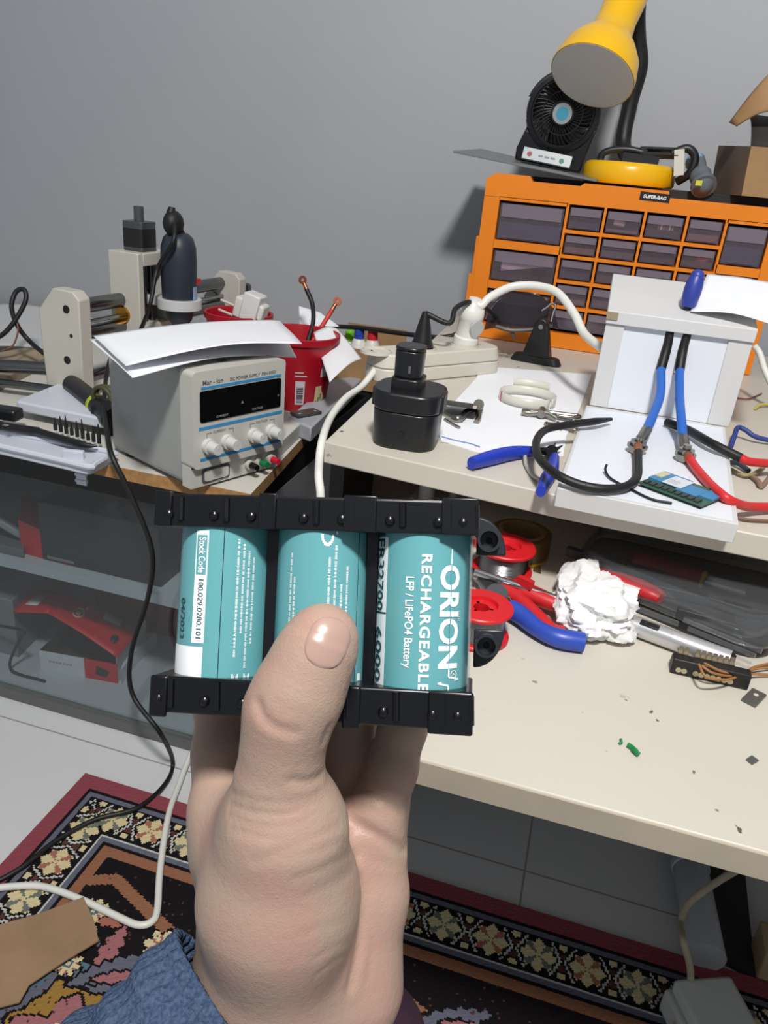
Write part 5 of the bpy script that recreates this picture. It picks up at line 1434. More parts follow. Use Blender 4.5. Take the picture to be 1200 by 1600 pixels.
q.m = 1; q.cyl(bl1+Vector((0, -.003, .002)), (bl1+Vector((0, -.003, .002))).lerp(at(997, 722, zbase+.007), .45), .0047, n=12)
tag(q.build('black_test_cable', [cordm, mat('copper_end', (170, 110, 84), .4, .6)], smooth=60), 'thick black cable curling off the left lug of the white jig', 'cable')
rcab = mat('cable_red', (206, 40, 44), .42)
q = M(); q.tube([bl2+Vector((.002, -.004, .001)), at(1085, 728, zbase+.006), at(1105, 752, zbase+.005), at(1130, 775, zbase+.006), at(1150, 786, ZU+.020), at(1175, 792, ZU+.010), at(1230, 792, ZU+.006)], .0045, n=12, sm=8)
q.m = 1; q.cyl(bl2+Vector((.001, -.002, .001)), (bl2+Vector((.001, -.002, .001))).lerp(at(1083, 726, zbase+.006), .5), .0050, n=12)
tag(q.build('red_test_cable', [rcab, mat('copper_end', (170, 110, 84))], smooth=60), 'thick red cable running from the right lug of the white jig', 'cable')
q = M(); q.tube([at(1042, 660, zbase+.006), at(1075, 672, zbase+.008), at(1110, 692, zbase+.010), at(1158, 716, ZU+.024)], .0050, n=12, sm=8); q.m = 1; q.tube([at(1155, 714, ZU+.0245), at(1175, 722, ZU+.020), at(1240, 726, ZU+.012)], .0046, n=12)
tag(q.build('sheathed_red_cable', [heat, rcab], smooth=60), 'red cable with long black sheath lying across the right edge of the jig', 'cable')
q = M(); q.tube([at(948, 726, zbase+.010), at(946, 735, zbase+.004), at(955, 748, zbase+.002), at(985, 764, zbase+.0015), at(1018, 780, zbase+.0015), at(1050, 786, zbase+.002)], .0012, n=8)
tag(q.build('thin_black_wire', cordm, smooth=60), 'thin black wire lying from the circuit board to a short upturned end', 'wire')
# circuit board
pcb = thing('circuit_board', 'small green circuit board with blue film and white sticker on the jig base', 'circuit board', at(1062, 772, zbase))
zc = zbase
p00, p10, p11, p01 = at(1006, 763, zc), at(1106, 801, zc), at(1121, 778, zc), at(1028, 741, zc)
TB = FR((p00+p10+p11+p01)/4+Vector((0, 0, .0045)), (p10-p00), (0, .0, 1))
Lb = (p10-p00).length/2; Wb = (p01-p00).length/2*.96
q = M(TB); q.box(-Lb, Lb, -Wb, Wb, -.0016, 0); q.build('board', mat('pcb_green', (52, 92, 74), .4), pcb, bev=.0003)
q = M(TB); q.box(-Lb, -.002, -Wb*.25, Wb, 0, .0015); q.box(-.0019, Lb*.6, -Wb*.45, Wb*.55, 0, .0013); q.box(Lb*.6, Lb, -Wb*.2, Wb, 0, .0011); q.build('blue_film', mat('film_blue', (56, 128, 176), .4), pcb)
q = M(TB); q.box(-Lb*.55, Lb*.05, -Wb*.30, Wb*.80, .0016, .0022); q.m = 1
for k in range(4): q.box(-Lb*.5, -Lb*.5+.012-.002*(k % 2), -Wb*.1+k*.003, -Wb*.1+k*.003+.0008, .0022, .00225)
q.build('sticker', [mat('sticker_pale', (206, 210, 216), .5), mat('print_pale', (140, 140, 150), .6)], pcb)
q = M(TB); q.box(-Lb*.97, -Lb*.72, Wb*.1, Wb*.8, .0016, .0026); q.build('connector', mat('connector_cream', (196, 190, 160), .5), pcb)
for k in range(9):
    q = M(TB); x = -Lb*.9+k*Lb*.2; q.box(x, x+.0045, -Wb*.92, -Wb*.55, 0, .0018); q.build('chip', mat('chip_dark', (44, 52, 50), .4), pcb)
for sx, sy in ((-1, -1), (1, -1), (-1, 1), (1, 1)):
    q = M(TB); q.cyl((sx*Lb*.9, sy*Wb*.85, -.0045), (sx*Lb*.9, sy*Wb*.85, -.0016), .0015, n=8); q.build('foot', black_rub, pcb)
# paper and blue driver handle on the cap board
sheet('paper_sheet', 'white paper lying over the right end of the cap board of the white jig', oncap(1078, 490, .003), oncap(1225, 528, .010), oncap(1225, 462, .012), oncap(1102, 440, .008), lambda a, b: .006*sin(pi*a)*(1-b)+.003*b, seed=21)
bh = thing('small_screwdriver', 'blue handled small screwdriver stuck in the cap board of the jig', 'screwdriver', at(1072, 478, ztc))
h0 = oncap(1073, 484, .003); h1 = h0+Vector((.003, .006, .036))
q = M(); q.tube([h0, h0.lerp(h1, .3), h0.lerp(h1, .7), h1], lambda t: .006+.0045*sin(pi*min(1, t*.75+.1)), n=14, sm=6); q.ball(tuple(h1), .0085, n=14)
q.build('grip', mat('handle_blue', (46, 62, 150), .4), bh, smooth=60)
q = M(); q.cyl(h0-Vector((0, 0, .0028)), h0+Vector((0, 0, .003)), .0045, n=12); q.build('ferrule', black_rub, bh)
# blue-handled flush cutters
def cutter(name, label, jaw_uv, hA, hB, colr, zz, gap=0):
    t = thing(name, label, 'pliers', at(*jaw_uv, zz))
    for pts in (hA, hB):
        P = [at(u, v, zz+.008) for u, v in pts]
        q = M(); q.tube(P, lambda x: .0046+.0022*sin(pi*min(1, x*.9+.1)), n=12, sm=8, flat=1.25); q.build('handle', colr, t, smooth=60)
    return t
cut = cutter('flush_cutter', 'blue handled flush cutters lying open at the front of the raised shelf', (862, 704), [(736, 724), (765, 716), (800, 708), (835, 705)], [(866, 716), (862, 735), (852, 752), (845, 768)], mat('grip_blue', (36, 60, 176), .32), ZU+.0)
q = M(); j0 = at(845, 705, ZU+.009); j1 = at(868, 700, ZU+.009)
q.cyl(at(832, 705, ZU+.009), at(864, 705, ZU+.009), .0042, n=10); q.cyl(at(862, 704, ZU+.004), at(862, 704, ZU+.0145), .0062, n=16)
q.cyl(at(862, 704, ZU+.009), at(868, 692, ZU+.010), .0032, .0006, 8); q.cyl(at(864, 705, ZU+.009), at(879, 696, ZU+.010), .0034, .0006, 8); q.cyl(at(862, 704, ZU+.008), at(866, 718, ZU+.008), .0038, n=10)
q.build('jaws', mat('jaw_steel', (44, 44, 46), .35, .8), cut, smooth=40)
q = M(); q.tube([at(820, 710, ZU+.005), at(822, 726, ZU+.003), at(832, 742, ZU+.003), at(848, 752, ZU+.004)], .0022, n=8); q.build('return_spring', mat('spring_pale', (186, 182, 168), .4), cut, smooth=60)
# loose wires right of the jig
def wire(name, label, pts, r, m, group=None):
    q = M(); q.tube(pts, r, n=8, sm=6); return tag(q.build(name, m, smooth=60), label, 'wire', group)
wire('blue_wire', 'bent blue wire rising beside the right edge of the white jig', [at(1142, 698, ZU+.004), at(1148, 680, ZU+.012), at(1153, 668, ZU+.016), at(1165, 672, ZU+.014), at(1185, 684, ZU+.008), at(1240, 695, ZU+.004)], .0030, mat('wire_blue', (40, 60, 130), .5))
wire('brown_wire', 'brown wire along the front edge right of the jig', [at(1146, 806, ZU+.003), at(1170, 812, ZU+.003), at(1240, 815, ZU+.003)], .0016, mat('wire_brown', (120, 92, 74), .6))
wire('stripped_wire', 'dark twisted wire stub among the scraps right of the jig', [at(1142, 722, ZU+.004), at(1155, 725, ZU+.006), at(1170, 736, ZU+.004)], .0030, mat('wire_dark', (50, 54, 70), .5))
wire('olive_wire', 'olive wire scrap beside the dark twisted stub', [at(1140, 732, ZU+.003), at(1160, 742, ZU+.004), at(1178, 740, ZU+.005), at(1195, 728, ZU+.004)], .0022, mat('wire_olive', (150, 138, 96), .6))
wire('bare_wire', 'bare copper wire scrap beneath the olive wire right of the jig', [at(1172, 742, ZU+.003), at(1185, 752, ZU+.004), at(1190, 760, ZU+.003), at(1205, 742, ZU+.003)], .0026, mat('wire_rust', (140, 112, 96), .5))
wire('red_thin_wire', 'thin dark red wire on the shelf behind the right of the jig', [at(1152, 622, ZU+.002), at(1170, 623, ZU+.003), at(1190, 615, ZU+.002)], .0012, mat('wire_red', (130, 70, 60), .6))
wire('yellow_wire', 'short wire with yellow end behind the right of the jig', [at(1180, 638, ZU+.003), at(1192, 632, ZU+.005), at(1230, 634, ZU+.003)], .0022, mat('wire_yellow', (196, 180, 90), .6))
wire('white_side_cable', 'white cable hanging at the right behind the jig', [atD(1178, 540, 1.12), atD(1187, 552, 1.12), atD(1196, 580, 1.11), atD(1215, 620, 1.10)], .0045, white_pl)
# ================================================================== LOWER DESK TOP
def spool(label, u, v, dia_px, h=.030, tilt=0):
    """reel of solder: v is the pixel of the top flange centre"""
    zt = ZL+h
    c = at(u, v, zt); r = dia_px/2*dep(c)/1200
    t = thing('solder_spool', label, 'solder spool', (c.x, c.y, ZL+.0005), 0, 'solder spools on the desk')
    T = WM(t)
    q = M(); q.lathe([(.009, h-.003), (r-.001, h-.004), (r, h-.003), (r, h-.001), (r-.001, h), (r*.52, h+.0005), (r*.50, h-.001), (r*.46, h-.010), (.009, h-.010)], T, 56, closed=True); 
    for k in range(3):
        a = 2*pi*k/3; q.box(.007, r*.48, -.0012, .0012, h-.009, h-.003, T @ Matrix.Rotation(a, 4, 'Z'))
    q.build('top_flange', red_pl, t, smooth=40)
    q = M(); q.lathe([(.009, 0), (r-.001, 0), (r, .001), (r, .003), (r-.001, .004), (.009, .004)], T, 56, closed=True); q.build('bottom_flange', red_pl, t, smooth=40)
    q = M(); q.lathe([(.007, .003), (.0105, .003), (.0105, h-.003), (.007, h-.003)], T, 32, closed=True); q.build('core', red_pl, t, smooth=40)
    q = M(); nw = 16; prof = [(.0106, .0042)]
    for k in range(nw):
        z0 = .0042+(h-.0085)*k/nw; dz = (h-.0085)/nw
        prof += [(r*.80, z0+dz*.05), (r*.815, z0+dz*.5), (r*.80, z0+dz*.95)]
    prof += [(.0106, h-.0043)]
    q.lathe(prof, T, 56, closed=True); q.build('solder_wire', mat('solder', (150, 150, 152), .30, 1), t, smooth=25)
    return t
spool('red solder spool at the back, beside the upper screw tab of the battery pack', 790, 852, 96, .030)
spool('red solder spool in front, beside the lower screw tab of the battery pack', 753, 945, 100, .032)
# roll of brown tape far back under the shelf
tc_ = at(815, 838, ZL+.02)
t = thing('tape_roll', 'dark roll of brown tape with yellow rim lying at the back under the raised shelf', 'tape', (tc_.x, tc_.y-.005, ZL+.0005))
T = WM(t); r = 46*dep(tc_)/1200
q = M(); q.lathe([(r*.80, .004), (r, .004), (r, .028), (r*.80, .028)], T, 56, closed=True); q.build('tape', mat('tape_brown', (92, 72, 40), .30), t, smooth=40)
q = M(); q.lathe([(r*.70, .002), (r*.80, .002), (r*.80, .030), (r*.70, .030)], T, 56, closed=True); q.build('core', mat('tape_core', (120, 96, 60), .6), t, smooth=40)
q = M(); q.lathe([(r*.80, .0006), (r*1.0, .0006), (r*1.0, .0038), (r*.80, .0038)], T, 56, closed=True); q.build('yellow_rim', mat('rim_yellow', (206, 160, 30), .4), t, smooth=40)
# pliers with one blue and one red handle
pls = thing('pliers', 'pliers with one blue and one red handle lying in front of the crumpled tissue', 'pliers', at(790, 950, ZL))
def hz(u, v, h): return at(u, v, ZL+h)
q = M(); q.tube([hz(796, 950, .012), hz(815, 962, .011), hz(840, 982, .010), hz(870, 996, .010), hz(912, 1004, .009)], lambda t: .0085+.0006*sin(t*9), n=16, sm=8, flat=1.0); o = q.build('blue_handle', mat('plier_blue', (44, 74, 172), .38), pls, smooth=60)
q = M(); q.tube([hz(780, 918, .012), hz(810, 936, .012), hz(838, 962, .010), hz(862, 985, .008), hz(880, 990, .007)], lambda t: .0070, n=16, sm=8); q.build('red_handle', mat('plier_red', (196, 34, 40), .4), pls, smooth=60)
q = M(); q.cyl(hz(772, 920, .010), hz(796, 950, .011), .009, .0065, 12); q.cyl(hz(776, 930, .004), hz(776, 930, .018), .011, n=20); q.tube([hz(774, 926, .010), hz(752, 905, .010), hz(735, 890, .009)], lambda t: .010-.007*t, n=10, sm=3); q.build('jaws', mat('plier_steel', (120, 120, 124), .3, 1), pls, smooth=40)
# screwdriver-like tool with steel shaft and red handle
sd = thing('red_handled_tool', 'steel shafted tool with red handle running under the crumpled tissue', 'screwdriver', hz(800, 920, 0))
q = M(); q.cyl(hz(742, 893, .022), hz(872, 936, .018), .0036, n=14); q.build('shaft', mat('shaft_steel', (176, 176, 180), .2, 1), sd)
q = M(); q.cyl(hz(742, 901, .012), hz(815, 926, .012), .0030, n=12); q.build('lower_shaft', mat('shaft_steel', (176, 176, 180)), sd)
q = M(); q.tube([hz(808, 918, .015), hz(835, 930, .014), hz(868, 944, .013), hz(900, 955, .012)], lambda t: .0085+.001*sin(t*5), n=14, flat=.9); q.box(-.006, .010, -.003, .003, .004, .012, FR(hz(816, 920, .018), hz(868, 944, .0)-hz(816, 920, .0))); q.build('handle', mat('plier_red', (196, 34, 40)), sd, smooth=60)
q = M(); q.box(-.010, .007, -.004, .004, -.003, .003, FR(hz(822, 943, .007), (1, -.4, 0))); q.build('lock_tab', mat('lock_dark', (64, 58, 60), .5), sd)
# crumpled tissue
from mathutils import noise as _n
tis0 = hz(925, 968, 0); 
def crumple():
    q = M(); nu, nv = 72, 36
    rx = (hz(992, 975, .02)-hz(862, 955, .02)).length/2; ry = (hz(925, 1006, 0)-hz(915, 905, .0)).length/2*.80
    def fn(a, b):
        th = 2*pi*a; ph = pi*b
        d = Vector((sin(ph)*cos(th), sin(ph)*sin(th), cos(ph)))
        p3 = d*2.1
        f = 1+.22*_n.noise(p3*.9+Vector((3, 1, 7)))
        rg = abs(_n.noise(p3*1.1+Vector((7, 2, 5))))*.30+abs(_n.noise(p3*2.3+Vector((1, 9, 4))))*.16+abs(_n.noise(p3*4.5+Vector((4, 4, 1))))*.06
        f += .14-rg
        sq = 1/max(abs(d.x), abs(d.y), .75)**.5
        p = Vector((d.x*rx*.98*f*sq, d.y*ry*.95*f*sq, max(.0006, .017+d.z*.024*f)))
        if d.y > .3 and d.x < 0: p.z += .012*(d.y-.3); p.y += .020*(d.y-.3)
        return p+tis0
    q.grid(fn, nu, nv)
    return tag(q.build('crumpled_tissue', mat('tissue', (236, 236, 236), .85, sss=0, bump=.4, bscale=160), smooth=40), 'crumpled white tissue ball lying on the desk between pliers and clear tool box', 'tissue')
crumple()
# clear plastic tool box with red tools in it
PB = [hz(885, 905, 0), hz(1190, 1035, 0), hz(1290, 930, 0), hz(925, 852, 0)]
cb = thing('clear_tool_box', 'clear plastic tool box with dark tray holding red handled tools', 'tool box', sum(PB, Vector())/4)
def rpoly(P, r, n=6):
    out = []
    for i in range(4):
        a, b, c = P[i-1], P[i], P[(i+1) % 4]
        a, b, c = (Vector((p.x, p.y, 0)) for p in (a, b, c))
        d1 = (a-b).normalized()*r; d2 = (c-b).normalized()*r
        for k in range(n):
            t_ = k/(n-1); out.append(b+d1*(1-t_)**2+d2*t_**2)
    return [(p.x, p.y) for p in out]
bp_ = rpoly([hz(886, 912, 0), hz(1187, 1040, 0), hz(1300, 935, 0), hz(930, 848, 0)], .030)
q = M(); q.prism(bp_, ZL+.0006, ZL+.012); q.build('tray', mat('tray_black', (20, 20, 21), .35), cb, bev=.002)
cm_ = clear('blister_clear', (248, 249, 250), .075, .07, (170, 174, 178))
q = M()
n_ = len(bp_); cx = sum(p[0] for p in bp_)/n_; cy = sum(p[1] for p in bp_)/n_
rings = [(1.02, .0125), (1.02, .018), (.96, .0185), (.95, .032), (.90, .0385)]
vs = [(cx+(p[0]-cx)*s_, cy+(p[1]-cy)*s_, ZL+z) for s_, z in rings for p in bp_]
fs = [(k*n_+i, k*n_+(i+1) % n_, (k+1)*n_+(i+1) % n_, (k+1)*n_+i) for k in range(len(rings)-1) for i in range(n_)]+[[(len(rings)-1)*n_+i for i in range(n_)]]
q.add(vs, fs); q.build('lid', cm_, cb, smooth=40, solid=.0010)
q = M()
a, b = hz(1005, 950, .038), hz(1160, 1010, .038)
for (u0, v0, u1, v1, h) in ((905, 915, 1060, 975, .037), (1068, 968, 1190, 1018, .030), (1075, 982, 1180, 1025, .014)):
    q.cyl(hz(u0, v0, h-.002), hz(u1, v1, h-.002), .0026, n=8)
q.build('lid_rib', cm_, cb)
rt = thing('red_ratchet', 'red tool lying inside the clear tool box near the tissue', 'tool', hz(960, 920, .012))
q = M(); q.tube([hz(905, 893, .020), hz(935, 900, .021), hz(980, 912, .021), hz(1018, 927, .021), hz(1034, 935, .021)], lambda t: .008+.004*sin(pi*t), n=14, flat=.7); q.build('red_body', mat('deep_red', (178, 34, 38), .35), rt, smooth=60)
rt2 = thing('red_screwdriver', 'red handled screwdriver lying at the back inside the clear tool box', 'screwdriver', hz(1060, 880, .012))
q = M(); q.tube([hz(985, 878, .019), hz(1020, 884, .019), hz(1060, 896, .019), hz(1095, 906, .019)], lambda t: .012-.002*t, n=14); q.build('handle', mat('dark_red', (130, 30, 36), .35), rt2, smooth=60)
q = M(); q.cyl(hz(1095, 906, .019), hz(1101, 908, .019), .010, n=14); q.m = 1; q.cyl(hz(1101, 908, .019), hz(1165, 926, .019), .0045, n=10); q.build('ferrule', [mat('ferrule_yellow', (190, 160, 60), .4), steel], rt2)
blk = thing('black_insert', 'black foam insert lying inside the clear tool box', 'insert', hz(1080, 930, .012))
bpi = [(cx+(p[0]-cx)*.88, cy+(p[1]-cy)*.88) for p in bp_]
q = M(); q.prism(bpi, ZL+.0122, ZL+.0135); q.m = 0
for k, (u, v, l) in enumerate(((920, 878, .05), (1000, 900, .04), (1060, 935, .05), (1120, 950, .06), (1100, 975, .05), (1160, 960, .04))):
    q.box(-l/2, l/2, -.004, .004, 0, .010, FR(hz(u, v, .0137), (1, -.25+.1*(k % 3), 0)))
q.build('insert_body', mat('insert_grey', (58, 58, 60), .5), blk, bev=.001)
# silver metal pen
pn = thing('silver_pen', 'thick silver metal tube pen lying in front of the clear tool box', 'pen', hz(1065, 1000, 0))
p0, p1 = hz(985, 975, .0098), hz(1140, 1032, .0098)
q = M(); q.cyl(p0, p1, .0092, n=28); q.build('barrel', mat('brushed_silver', (205, 205, 207), .3, .6), pn, smooth=40)
d = (p1-p0).normalized()
q = M(); q.cyl(p1, p1+d*.004, .0080, .0060, 20); q.cyl(p0-d*.010, p0, .006, .0085, 20); q.build('end_cap', black_pl, pn, smooth=40)
q = M(); TT = FR(p0+d*.018+Vector((-.002, -.0035, .0080)), d, (0, -.45, .9)); q.box(-.0085, .0085, -.0030, .0030, -.001, .0012, TT); q.build('button', black_pl, pn, bev=.0008)
# black terminal block
tb = thing('terminal_block', 'black screw terminal strip with brown wires at the right of the desk', 'terminal block', hz(1105, 1060, 0))
a, b = hz(1046, 1052, 0), hz(1168, 1080, 0)
TT = FR(a, b-a); L = (b-a).length
q = M(TT); q.box(0, L, 0, .011, .0006, .015); q.box(.001, L-.001, .011, .019, .0006, .009); q.build('block', mat('bakelite', (28, 26, 25), .5), tb, bev=.0012)
for k in range(10):
    if k == 2: continue
    x = .006+k*(L-.012)/11
    q = M(TT); q.cyl((x, -.0008, .0055), (x, .0002, .0055), .0024, n=12); q.build('screw', mat('screw_brass', (190, 180, 150), .35, .7), tb)
    q = M(TT); q.box(x-.0022, x+.0022, .009, .0175, .0155, .0163); q.box(x-.0016, x+.0016, .012, .0128, .0163, .0215); q.build('contact_tab', mat('tab_tin', (170, 160, 140), .4, .8), tb)
for k, pts in enumerate(([(1096, 1040, .02), (1115, 1052, .016), (1145, 1056, .010), (1170, 1047, .006), (1230, 1040, .004)], [(1100, 1036, .02), (1130, 1050, .014), (1160, 1053, .008), (1190, 1054, .004), (1235, 1056, .003)], [(1092, 1038, .02), (1104, 1058, .018), (1135, 1062, .012), (1165, 1052, .008), (1180, 1042, .004), (1235, 1030, .003)])):
    q = M(); q.tube([hz(*p) for p in pts], .0011, n=7); w_ = q.build('lead_wire', mat('wire_tan', (158, 108, 62), .5), tb, smooth=60)
# small metal bits and green scrap
q = M(); TT = FR(hz(1178, 1090, .0012), hz(1190, 1080, 0)-hz(1170, 1100, 0)); pp = rrect(-.012, .012, -.006, .006, .001, 2)
q.prism(pp, -.0008, .0008, TT); q.m = 1; q.cyl((.004, 0, .0008), (.004, 0, .0010), .0020, n=12, T=TT)
tag(q.build('metal_plate', [mat('zinc', (112, 110, 106), .4, .6), mat('hole_pale', (205, 198, 184), .5)]), 'small grey metal plate with a hole, beside the terminal strip', 'metal plate')
q = M(); q.prism([(p.x, p.y) for p in (hz(1165, 1188, 0), hz(1175, 1196, 0), hz(1185, 1190, 0), hz(1174, 1182, 0))], ZL+.0002, ZL+.0014)
tag(q.build('metal_scrap', mat('zinc', (112, 110, 106))), 'tiny grey diamond shaped metal scrap near the right desk edge', 'metal scrap')
q = M(); q.prism([(p.x, p.y) for p in (hz(833, 893, 0), hz(845, 897, 0), hz(843, 882, 0), hz(834, 882, 0))], ZL+.0003, ZL+.002)
tag(q.build('brown_chip', mat('chip_brown', (96, 74, 48), .6)), 'small brown chip of board beside the rear red spool', 'scrap')
gm = mat('green_plastic', (20, 130, 70), .5)
q = M(); q.tube([hz(981, 1164, .002), hz(988, 1169, .002), hz(993, 1174, .003), hz(998, 1180, .002)], .0016, n=8, flat=1.6); q.tube([hz(987, 1173, .002), hz(996, 1172, .002)], .0012, n=6, sm=0)
tag(q.build('green_scrap', gm, smooth=60), 'green curl of plastic lying in the middle of the desk', 'scrap')
q = M(); q.tube([hz(970, 1155, .001), hz(971, 1160, .0015), hz(967, 1162, .001)], .0010, n=6)
tag(q.build('green_scrap', gm, smooth=60), 'tiny green crumb just left of the green plastic curl', 'scrap')
q = M(); q.tube([hz(842, 868, .003), hz(847, 864, .006), hz(852, 870, .003), hz(846, 872, .002)], .0022, n=8)
tag(q.build('black_nut', black_rub, smooth=60), 'small black loop of rubber between rear spool and clear tool box', 'scrap')
# dark mouse-like shape and blue foot showing under the jig
q = M(); c0 = hz(880, 790, .012); q.ball((c0.x-.01, c0.y-.05, ZL+.012), .012, n=14, sc=(1.8, 1, .9))
# ================================================================== INSIDE THE GLASS CABINET
def gbox(name, label, pts_front, dep_y, mats_, cat='box'):
    pass
zs_b, zs_m = .0342, .2722
gm_red = mat('carton_red', (196, 30, 36), .45); gm_white = mat('carton_white', (205, 206, 208), .45); gm_dark = mat('carton_inside', (60, 56, 52), .8)
fa, fb2 = at(64, 1046, zs_b), at(184, 1068, zs_b)
gc = thing('red_white_carton', 'open red and white product carton on the bottom shelf of the glass cabinet', 'box', fa)
TT = FR(fa, fb2-fa); L = (fb2-fa).length
ht = .040; dpx = .115
q = M(TT)
q.m = 0; q.box(0, L*.58, 0, .002, 0, ht); q.m = 1; q.box(L*.58, L, 0, .002, 0, ht); q.m = 2
q.hexa([(L*.72, -.0006, ht*.30), (L*.86, -.0006, ht*.22), (L*.90, -.0006, ht*.55), (L*.74, -.0006, ht*.75), (L*.72, 0, ht*.30), (L*.86, 0, ht*.22), (L*.90, 0, ht*.55), (L*.74, 0, ht*.75)]); q.m = 3
for k in range(7): q.box(L*(.12+.045*k), L*(.15+.045*k), -.0005, 0, ht*.50, ht*.58)
q.build('front_panel', [gm_white, gm_red, mat('carton_print', (30, 30, 34), .5), mat('carton_grey', (150, 152, 156), .5)], gc, smooth=0)
q = M(TT); q.box(L-.002, L, .002, dpx, 0, ht+.02); q.build('side_panel', gm_white, gc, smooth=0)
q = M(TT); q.box(0, .002, .002, dpx, 0, ht); q.box(.002, L-.002, .002, dpx, 0, .002); q.box(.002, L-.002, dpx-.002, dpx, .002, ht+.02); q.build('inner_panels', gm_dark, gc, smooth=0)
yfl = fa.y+.004
l0, l1, l2, l3 = atY(75, 958, yfl+.0), atY(183, 1028, yfl-.005), atY(218, 985, yfl+.075), atY(104, 928, yfl+.085)
q = M(); 
def lidf(a, b): return l0*(1-a)*(1-b)+l1*a*(1-b)+l2*a*b+l3*(1-a)*b+Vector((0, 0, .004*sin(pi*a)))
q.grid(lidf, 10, 6)
def onlid(a, b, h=.0022):
    p = lidf(a, b); n_ = (lidf(a+.02, b)-p).cross(lidf(a, b+.02)-p).normalized(); return p+n_*h
q.m = 1
for k in range(12):
    a0, a1 = 2*pi*k/12, 2*pi*(k+1)/12
    q.add([onlid(.30+r_*cos(a_)*.075, .50+r_*sin(a_)*.19) for r_, a_ in ((1, a0), (1, a1), (.75, a1), (.75, a0))], [(0, 1, 2, 3)])
q.add([onlid(.27, .42), onlid(.33, .42), onlid(.33, .6), onlid(.27, .6)], [(0, 1, 2, 3)]); q.add([onlid(.335, .72), onlid(.365, .72), onlid(.365, .84), onlid(.335, .84)], [(0, 1, 2, 3)])
q.m = 2; q.add([onlid(.84+.045*cos(a_), .36+.13*sin(a_)) for a_ in np.linspace(0, 2*pi, 16)[:-1]], [list(range(15))])
q.m = 3; q.add([onlid(.58, .72), onlid(.80, .80), onlid(.76, .97), onlid(.55, .99)], [(0, 1, 2, 3)])
q.build('lid', [gm_red, mat('emblem_pale', (226, 170, 160), .5), mat('emblem_dark', (50, 44, 48), .5), mat('lid_pale', (170, 174, 160), .5)], gc, solid=.0015, recalc=False)
f0, f1, f2, f3 = atY(20, 956, yfl), l0, l3, atY(50, 922, yfl+.06)
q = M(); q.grid(lambda a, b: f0*(1-a)*(1-b)+f1*a*(1-b)+f2*a*b+f3*(1-a)*b, 6, 4); q.m = 1
def onf(a, b):
    p = f0*(1-a)*(1-b)+f1*a*(1-b)+f2*a*b+f3*(1-a)*b; return p+Vector((0, -.0015, .0025))
q.add([onf(.2, .30), onf(.55, .30), onf(.58, .80), onf(.28, .80)], [(0, 1, 2, 3)])
q.build('lid_tab', [gm_red, mat('label_pale', (206, 200, 196), .5)], gc, solid=.0015, recalc=False)
ra = at(190, 1066, zs_b+.0)
rb = thing('red_carton', 'dark red carton standing behind the open carton in the cabinet', 'box', (ra.x, 1.13, zs_b))
q = M(); q.box(ra.x-.16, ra.x+.05, 1.12, 1.26, zs_b, zs_b+.115); q.build('carton_body', mat('dark_red_carton', (120, 22, 30), .5), rb, bev=.001)
q = M(); q.hexa([Vector((p.x, p.y, z)) for z in (zs_b, zs_b+.030) for p in (at(190, 1070, zs_b), at(215, 1035, zs_b), at(245, 1010, zs_b), at(205, 1010, zs_b))])
tag(q.build('small_carton', gm_white), 'small white carton end beside the open red carton', 'box')
# middle shelf
ca = atY(30, 800, .95)
rx0 = thing('red_box', 'red card box lying tilted at the left of the middle shelf', 'box', (at(60, 835, zs_m).x, .97, zs_m))
w0, w1, w2, w3 = atY(28, 812, .93), atY(103, 846, .925), atY(112, 812, .99), atY(36, 772, 1.0)
q = M(); q.hexa([Vector((p.x, p.y, zs_m)) for p in (w0, w1, w2, w3)]+[w0, w1, w2, w3]); q.m = 1; 
q.add([w0.lerp(w3, f)*(1-a)+w1.lerp(w2, f)*a+Vector((0, -.001, .001)) for f, a in ((.35, .66), (.35, .86), (.6, .86), (.6, .66))], [(0, 1, 2, 3)])
q.build('carton_body', [gm_red, mat('label_pale', (206, 200, 196))], rx0, smooth=0)
kb = at(170, 858, zs_m)
bk = thing('black_device', 'large black box device on the middle shelf of the glass cabinet', 'device', (kb.x, kb.y+.1, zs_m))
x0, x1 = at(112, 845, zs_m).x, at(270, 885, zs_m).x
q = M(); q.box(x0, x1+.02, .925, 1.20, zs_m, zs_m+.105); q.build('device_case', mat('device_black', (16, 15, 17), .35), bk, bev=.003)
q = M(); q.box(x0+.012, x0+.062, .9235, .9249, zs_m+.006, zs_m+.011); q.build('silver_strip', steel, bk)
q = M(); gx0, gx1 = at(5, 860, zs_m).x-.25, at(60, 860, zs_m).x
q.prism([(gx1, .915), (gx1-.05, .985), (gx0, .985), (gx0, .915)], zs_m, zs_m+.016)
tag(q.build('grey_case', mat('case_dim', (92, 96, 100), .4), bev=.002), 'flat grey case on the left end of the middle shelf', 'case')
q = M(); c0 = atY(8, 820, .93); q.tube([Vector((c0.x-.10, .94, zs_m+.055)), Vector((c0.x-.04, .93, zs_m+.060)), Vector((c0.x+.015, .94, zs_m+.030)), Vector((c0.x+.01, .95, zs_m+.0225))], .008, n=10)
tag(q.build('grey_hose', mat('hose_grey', (140, 146, 150), .4), smooth=60), 'grey plastic hose at the far left of the middle shelf', 'hose')
q = M(); b0_ = at(10, 1035, zs_b); q.prism([(b0_.x+.01, b0_.y+.02), (b0_.x-.22, b0_.y+.02), (b0_.x-.22, b0_.y+.20), (b0_.x-.02, b0_.y+.20)], zs_b, zs_b+.12)
tag(q.build('grey_carton', mat('carton_dim', (120, 122, 126), .5), bev=.002), 'grey carton at the far left of the bottom shelf', 'box')
q = M(); q.tube([Vector((at(60, 985, zs_b).x-.02, .93, zs_b+.075)), atY(35, 985, .91), atY(30, 1000, .91), Vector((b0_.x+.03, .91, zs_b+.01)), Vector((b0_.x+.10, .91, zs_b+.004))], .0025, n=8)
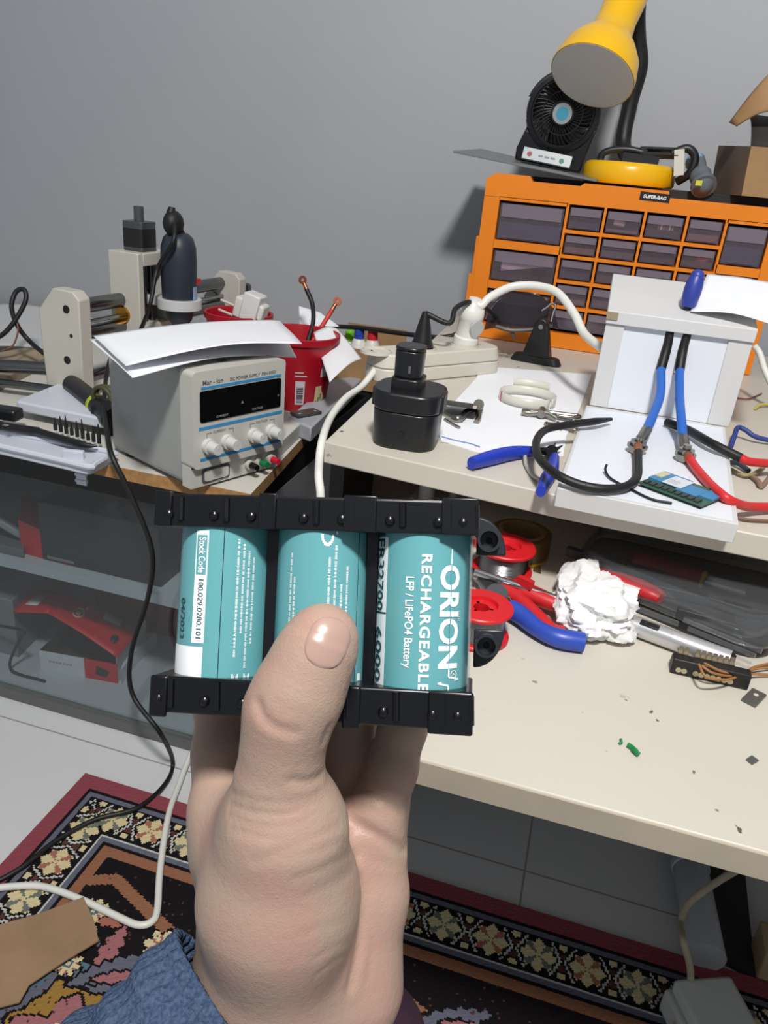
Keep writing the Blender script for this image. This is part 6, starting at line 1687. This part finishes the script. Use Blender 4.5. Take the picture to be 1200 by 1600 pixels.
tag(q.build('thin_cable', cordm, smooth=60), 'thin dark cable beside the open carton in the cabinet', 'cable')
# ================================================================== ON THE FLOOR
q = M(); A0, A1 = at(1102, 1502, .02), at(1066, 1300, .02)
q.tube([A0, A0.lerp(A1, .65), A0.lerp(A1, .68), A1], lambda t: .024 if t < .66 else .019, n=24, sm=0)
q.lathe([(.0245, 0), (.0262, .002), (.0262, .012), (.0245, .014)], FR(A0.lerp(A1, .63), (0, 0, 1), (A1-A0)), 28, closed=True)
tag(q.build('white_pipe', mat('pipe_white', (186, 190, 196), .4), smooth=40, origin=(A0.x, A0.y, 0)), 'white plastic pipe lying on the floor under the desk', 'pipe')
for p in bpy.data.objects['white_pipe'].data.vertices: p.co.z += .0065
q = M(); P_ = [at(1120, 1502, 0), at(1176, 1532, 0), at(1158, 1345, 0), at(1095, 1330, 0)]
q.prism([(p.x, p.y) for p in P_], .0005, .012)  # thin dark slab added to imitate the shadow band beside the pipe
tag(q.build('shadow_strip', mat('shadow_dark', (44, 42, 40), .7)), 'dark strip standing in for a shadow on the floor beside the white pipe', 'shadow strip')
wb0 = at(1178, 1536, .0)
q = M(); q.box(wb0.x, wb0.x+.09, wb0.y, wb0.y+.05, .009, .055)
tag(q.build('wood_block', mat('block_beige', (176, 156, 120), .6, var=.08), bev=.002), 'beige wood block on the floor at the right below the desk', 'block')
# white adapter box on the rug
ab0, ab1 = at(1052, 1530, .062), at(1142, 1524, .062)
dX = (ab1-ab0); dX.z = 0
TT = FR(Vector((ab0.x, ab0.y, .0098)), dX); L = dX.length
wa = thing('white_adapter_box', 'white plastic adapter box standing on the rug at bottom right', 'adapter', Vector((ab0.x, ab0.y, .0098)))
q = M(TT); q.box(-.006, L+.006, -.165, .002, 0, .034); q.build('lower_shell', mat('adapter_white', (200, 206, 202), .4), wa, bev=.004)
q = M(TT); q.box(0, L, -.160, 0, .0342, .054); q.build('upper_shell', mat('adapter_white2', (206, 212, 210), .4), wa, bev=.005)
q = M(TT); q.box(-.0072, -.006, -.12, -.03, .006, .026); q.build('side_label', mat('label_cream', (180, 172, 130), .6), wa)
q = M(); cpt = TT @ Vector((L*.28, -.004, .050))
q.tube([cpt, atD(1078, 1510, dep(cpt)-.01), atD(1068, 1470, dep(cpt)-.02), atD(1064, 1440, .93), atD(1076, 1412, .92), atD(1110, 1385, .90), atD(1150, 1360, .86), atD(1178, 1345, .82), atD(1192, 1325, .78)], .0042, n=10)
tag(q.build('adapter_cable', mat('cable_beige', (170, 160, 140), .5), smooth=60), 'beige cable rising from the white adapter box to under the desk', 'cable')
# torn cardboard on the rug
cps = [(-40, 1452), (60, 1424), (130, 1398), (147, 1436), (154, 1466), (100, 1498), (45, 1535), (30, 1562), (-40, 1580)]
q = M(); q.prism([(p.x, p.y) for p in (at(u, v, .022) for u, v in cps)], .0195, .0225)
tag(q.build('cardboard_piece', mat('cardboard_floor', (150, 122, 92), .85, var=.10, vscale=14, bump=.2), bev=.0006), 'torn brown cardboard piece lying on the rug at the left, over the white lead', 'cardboard')
for v in bpy.data.objects['cardboard_piece'].data.vertices: v.co.z += -.004
